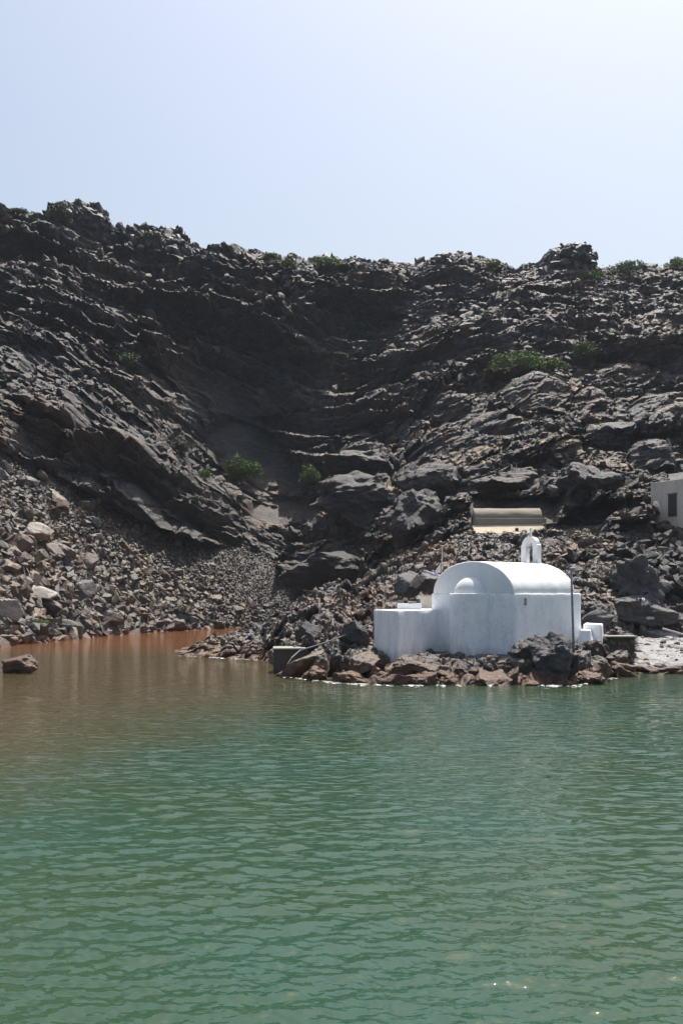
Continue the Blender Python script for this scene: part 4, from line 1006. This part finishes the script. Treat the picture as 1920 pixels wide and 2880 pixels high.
# ------------------------------------------------------------------ grey house at the right edge
ha = P(1829, 1450, 107); hb_ = P(1829, 1358, 107)
hs = empty('stone_house', (ha.x, ha.y, ha.z)); tag(hs, 'flat roofed pale grey house with a dark doorway at the right edge', 'house')
HHt = hb_.z - ha.z
c0 = Vector((0, 0)); c1 = P(1935, 0, 102); c1 = Vector((c1.x - ha.x, c1.y - ha.y)); e1 = c1.normalized(); nrm = Vector((-e1.y, e1.x)); nrm = nrm if nrm.x > 0 else -nrm
poly = [c0, c1, c1 + nrm * 6.5, c0 + nrm * 6.5]
bobj('wall', prism(poly, -3.0, HHt, .4, .03, 51), M_HOUSE, hs, False)
rzh = math.atan2(e1.y, e1.x)
def on_face(d, z): q = c0 + e1 * d; return (q.x, q.y, z)
dY = (P(1890, 0, 1).x)
# distance along the wall where it is seen at photo x = 1890
bestd = min(np.linspace(0, c1.length, 200), key=lambda d: abs(960 + (ha.x + e1.x * d) / (ha.y + e1.y * d) * F - 1890))
q = on_face(bestd, 0)
bm = bmesh.new(); add_box(bm, q[0], q[1], (P(0, 1391, 104).z + P(0, 1450, 104).z) / 2 - ha.z, 1.15, .16, 2.1, rzh); dr = bobj('door', bm, M_DARKWOOD, hs)
bm = bmesh.new(); add_box(bm, q[0], q[1], P(0, 1389, 104).z - ha.z + .04, 1.4, .22, .1, rzh); bobj('lintel', bm, M_CONC, dr)

# ------------------------------------------------------------------ shrubs
def shrub(label, x, y, w, h, mat=M_LEAF, n=1500, ls=.16, Y=None, which='hill', group=None, stems=True, name='shrub', cat='shrub', dens=3.0, seed=0, lobes=9, hollow=.0):
    g = np.random.default_rng(1000 + seed)
    b = P(x, y, Y) if Y else ground(x, y, which, 5)
    e = empty(name, b); tag(e, label, cat, group)
    cs = np.stack([g.uniform(-.36, .36, lobes) * w, g.uniform(-.3, .3, lobes) * w, h * g.uniform(.35, .75, lobes)], 1)
    cs[:, 2] *= 1 - .5 * (np.abs(cs[:, 0]) / (w / 2)) ** 2
    rad = g.uniform(.17, .30, lobes) * w; rz = np.minimum(rad, h * .35) * g.uniform(.75, 1.1, lobes)
    k = g.integers(0, lobes, n); d = g.normal(size=(n, 3)); d /= np.linalg.norm(d, axis=1)[:, None]; rr = g.uniform(.35, 1.0, n) ** .45
    c = cs[k] + d * np.stack([rad[k], rad[k], rz[k]], 1) * rr[:, None] * (1 + .18 * g.normal(size=n))[:, None]
    c[:, 2] = np.maximum(c[:, 2], -.1)
    u = g.normal(size=(n, 3)); u /= np.linalg.norm(u, axis=1)[:, None]; v = np.cross(u, g.normal(size=(n, 3))); v /= np.linalg.norm(v, axis=1)[:, None]
    l = ls * g.uniform(.6, 1.5, n)[:, None]
    V = np.stack([c - u * l, c + v * l * .4, c + u * l, c - v * l * .4], 1).reshape(-1, 3)
    Fq = np.arange(n * 4).reshape(n, 4)
    tint = np.repeat(np.clip(.5 + .6 * (g.random(n) - .5) + .35 * (g.random(lobes)[k] - .5), 0, 1), 4)
    me = npmesh('foliage', V, Fq, mat, {'tint': tint}); link('foliage', me, e)
    if stems:
        bm = bmesh.new()
        for i in range(min(lobes, 6)):
            t = Vector([float(q) for q in cs[i]]); add_tube(bm, [(0, 0, -.3), t * .45 + Vector((.05, 0, 0)), t], [.05 * w / 3, .03 * w / 3, .012 * w / 3], 5)
        bobj('stems', bm, M_TWIG, e)
    return e
shrub('large round green shrub in the dark gully, left of the other gully bush', 693, 1355, 5.4, 5.2, M_LEAFB, n=6500, ls=.16, seed=1, lobes=14)
shrub('round green shrub in the gully beside the big dark outcrop', 870, 1364, 3.8, 4.0, M_LEAFB, n=3600, ls=.14, seed=2, lobes=10)
shrub('small yellow green bush on the dark slab below and left of the large gully shrub', 580, 1345, 2.6, 1.5, M_LEAFB, n=1100, ls=.12, seed=3, lobes=6)
shrub('little bush just up left of the large gully shrub', 622, 1290, 2.2, 1.5, n=900, ls=.12, seed=4, lobes=6)
shrub('faint scrubby bush under the bench of rock on the left cliff', 515, 1265, 4.2, 1.6, M_LEAFD, n=1100, ls=.13, seed=5, lobes=8)
shrub('bush at the lower end of the dark left cliff above the scree', 560, 1412, 2.2, 1.0, n=600, ls=.12, seed=6, lobes=5)
shrub('dark green bush half way up the left cliff', 365, 1028, 3.6, 2.2, n=1400, ls=.15, seed=7, lobes=8)
shrub('thin green tuft on the lit ledge left of centre', 835, 992, 3.4, .9, M_LEAFD, n=700, ls=.14, seed=8, lobes=7)
shrub('bushy green shrub standing alone on the right slope', 1658, 1022, 4.3, 4.2, n=4200, ls=.16, seed=9, lobes=13)
shrub('bright green creeping mat of leaves on the right slope', 1452, 1052, 8.2, 2.6, M_LEAFB, n=5200, ls=.16, seed=10, lobes=18, stems=True)
shrub('smaller bright green mat between the creeping mat and the lone shrub', 1552, 1036, 3.8, 1.5, M_LEAFB, n=1700, ls=.15, seed=11, lobes=9)
SK = [('olive green cushion bush on the skyline just left of the middle', 915, 742, 6.5, 1.9, 12), ('green cushion bush on the skyline between the dark outcrops', 1380, 748, 5.0, 1.5, 13),
      ('low green mat right below the crowning outcrop on the right skyline', 1655, 776, 6.0, 1.6, 14), ('long green mat on the right skyline', 1765, 758, 8.0, 1.7, 15), ('green mat on the skyline at the right edge', 1900, 748, 6.8, 1.9, 16),
      ('olive bush on the left skyline beyond the pointed rock', 425, 668, 4.0, 1.0, 17), ('small green bush on the slope where the left ridge meets the middle', 800, 745, 4.0, 1.6, 18), ('green bush on the skyline above the pale broken slabs', 765, 722, 3.5, 1.0, 19)]
for lb, x, y, w, h, sd in SK:
    b = ground(x, y + 6, 'hill', 5)
    shrub(lb, x, y + 4, w, h, M_LEAFB if sd % 2 == 0 else M_LEAF, n=int(900 * w / 4), ls=.2, seed=sd, lobes=9)
shrub('brown green bush on the left shoulder of the largest skyline outcrop', 168, 628, 4.4, 3.6, M_LEAFD, n=2600, ls=.18, seed=20, lobes=11)
shrub('green bush at the far left end of the skyline', 42, 606, 4.0, .9, M_LEAF, n=900, ls=.18, seed=22, lobes=6)
q = dk.location
shrub('bright green plants growing on top of the black block', 0, 0, 1.9, .5, M_LEAFB, Y=100, n=900, ls=.07, seed=21, lobes=8, stems=False, name='plant', cat='plant').location = (q.x - .1, q.y - .2, q.z + .72)
# dry grass tufts over the right slope
def grass_tufts():
    m = np.where((HSX > 850) & (HSX < 1990) & (HT > 1.5) & (HT < 6.8) & (HROCK > .5))[0]
    f = np.abs(HP[m, 2] - np.roll(HP[:, 2], -HNC)[m]) < .12 * 1
    m = m[f]; n1 = fbm(HP[m] * .07, 3, 66); m = m[n1 > .0]
    m2 = np.where((PP[:, 1] > 74) & (PPX > 900) & (PPX < 1960) & (PP[:, 2] > 2.2))[0]; n2 = fbm(PP[m2] * .14, 3, 67); m2 = m2[n2 > .12]
    g = np.random.default_rng(9)
    pts = np.concatenate([HP[g.choice(m, min(len(m), 6500), replace=False)], PP[g.choice(m2, min(len(m2), 2600), replace=False)]])
    pts = np.repeat(pts, 5, axis=0); n = len(pts); pts = pts + g.normal(size=(n, 3)) * np.array([.22, .22, .02])
    s = g.uniform(.06, .17, n)
    d = np.stack([g.normal(size=n) * .5, g.normal(size=n) * .5, np.ones(n)], 1) * s[:, None]; a = g.uniform(0, 6.28, n); w = np.stack([np.cos(a), np.sin(a), 0 * a], 1) * (s * .28)[:, None]
    V = np.stack([pts - w, pts + w, pts + d], 1).reshape(-1, 3)
    o = link('dry_grass', npmesh('dry_grass', V, np.arange(n * 3).reshape(n, 3), simple('straw_grass', (.30, .22, .13), .9, var=.3, sc=.3)))
    tag(o, 'straw coloured dry grass on the ledges of the right slope', 'grass', kind='stuff')
grass_tufts()

# ------------------------------------------------------------------ foam where the swell meets the rocks
def foam():
    g = random.Random(12); bm = bmesh.new()
    def blob(X, Y, w, d):
        n = 9; ph = g.random() * 6
        bm.faces.new([bm.verts.new((X + w * math.cos(a) * g.uniform(.6, 1.15), Y + d * math.sin(a) * g.uniform(.5, 1.2), .045 + g.uniform(0, .03))) for a in np.linspace(ph, ph + 2 * math.pi, n, endpoint=False)])
    cl = [g.uniform(800, 1120) for _ in range(16)] + [g.uniform(1550, 1740) for _ in range(12)] + [g.uniform(1100, 1550) for _ in range(8)] + [g.uniform(500, 760) for _ in range(9)]
    for k in range(520):
        x = g.choice(cl) + g.gauss(0, 7)
        if x < 775: Yw = float(np.interp(x, [480, 560, 640, 700, 770], [83.5, 82, 79.8, 79, 76])) - g.uniform(0, .8)
        else:
            yy = float(np.interp(x, [775, 860, 950, 1100, 1300, 1620, 1700, 1780, 1920], [1900, 1912, 1922, 1929, 1929, 1930, 1912, 1898, 1897])); Yw = CAMH * F / (yy - HY) - abs(g.gauss(0, .55)) - .1
        s = g.uniform(.015, .085)
        blob((x - 960) / F * Yw, Yw, s * 1.8, s * g.uniform(.5, 1.0))
    tag(bobj('foam', bm, M_FOAM), 'white foam where small waves break on the promontory rocks', 'foam', kind='stuff')
foam()

# ------------------------------------------------------------------ haze over the bay
def haze():
    m = bpy.data.materials.new('sea_haze'); m.use_nodes = True; N = m.node_tree.nodes; L = m.node_tree.links; N.clear()
    o = N.new('ShaderNodeOutputMaterial'); v = N.new('ShaderNodeVolumePrincipled')
    v.inputs['Color'].default_value = (.74, .85, 1, 1); v.inputs['Density'].default_value = .00011; v.inputs['Anisotropy'].default_value = .2
    L.new(v.outputs[0], o.inputs['Volume'])
    bm = bmesh.new(); add_box(bm, 0, 300, 45, 7600, 4000, 150)
    h = bobj('haze', bm, m); h['kind'] = 'stuff'; h['label'] = 'thin pale sea haze hanging over the bay and the hillside'; h['category'] = 'haze'
haze()
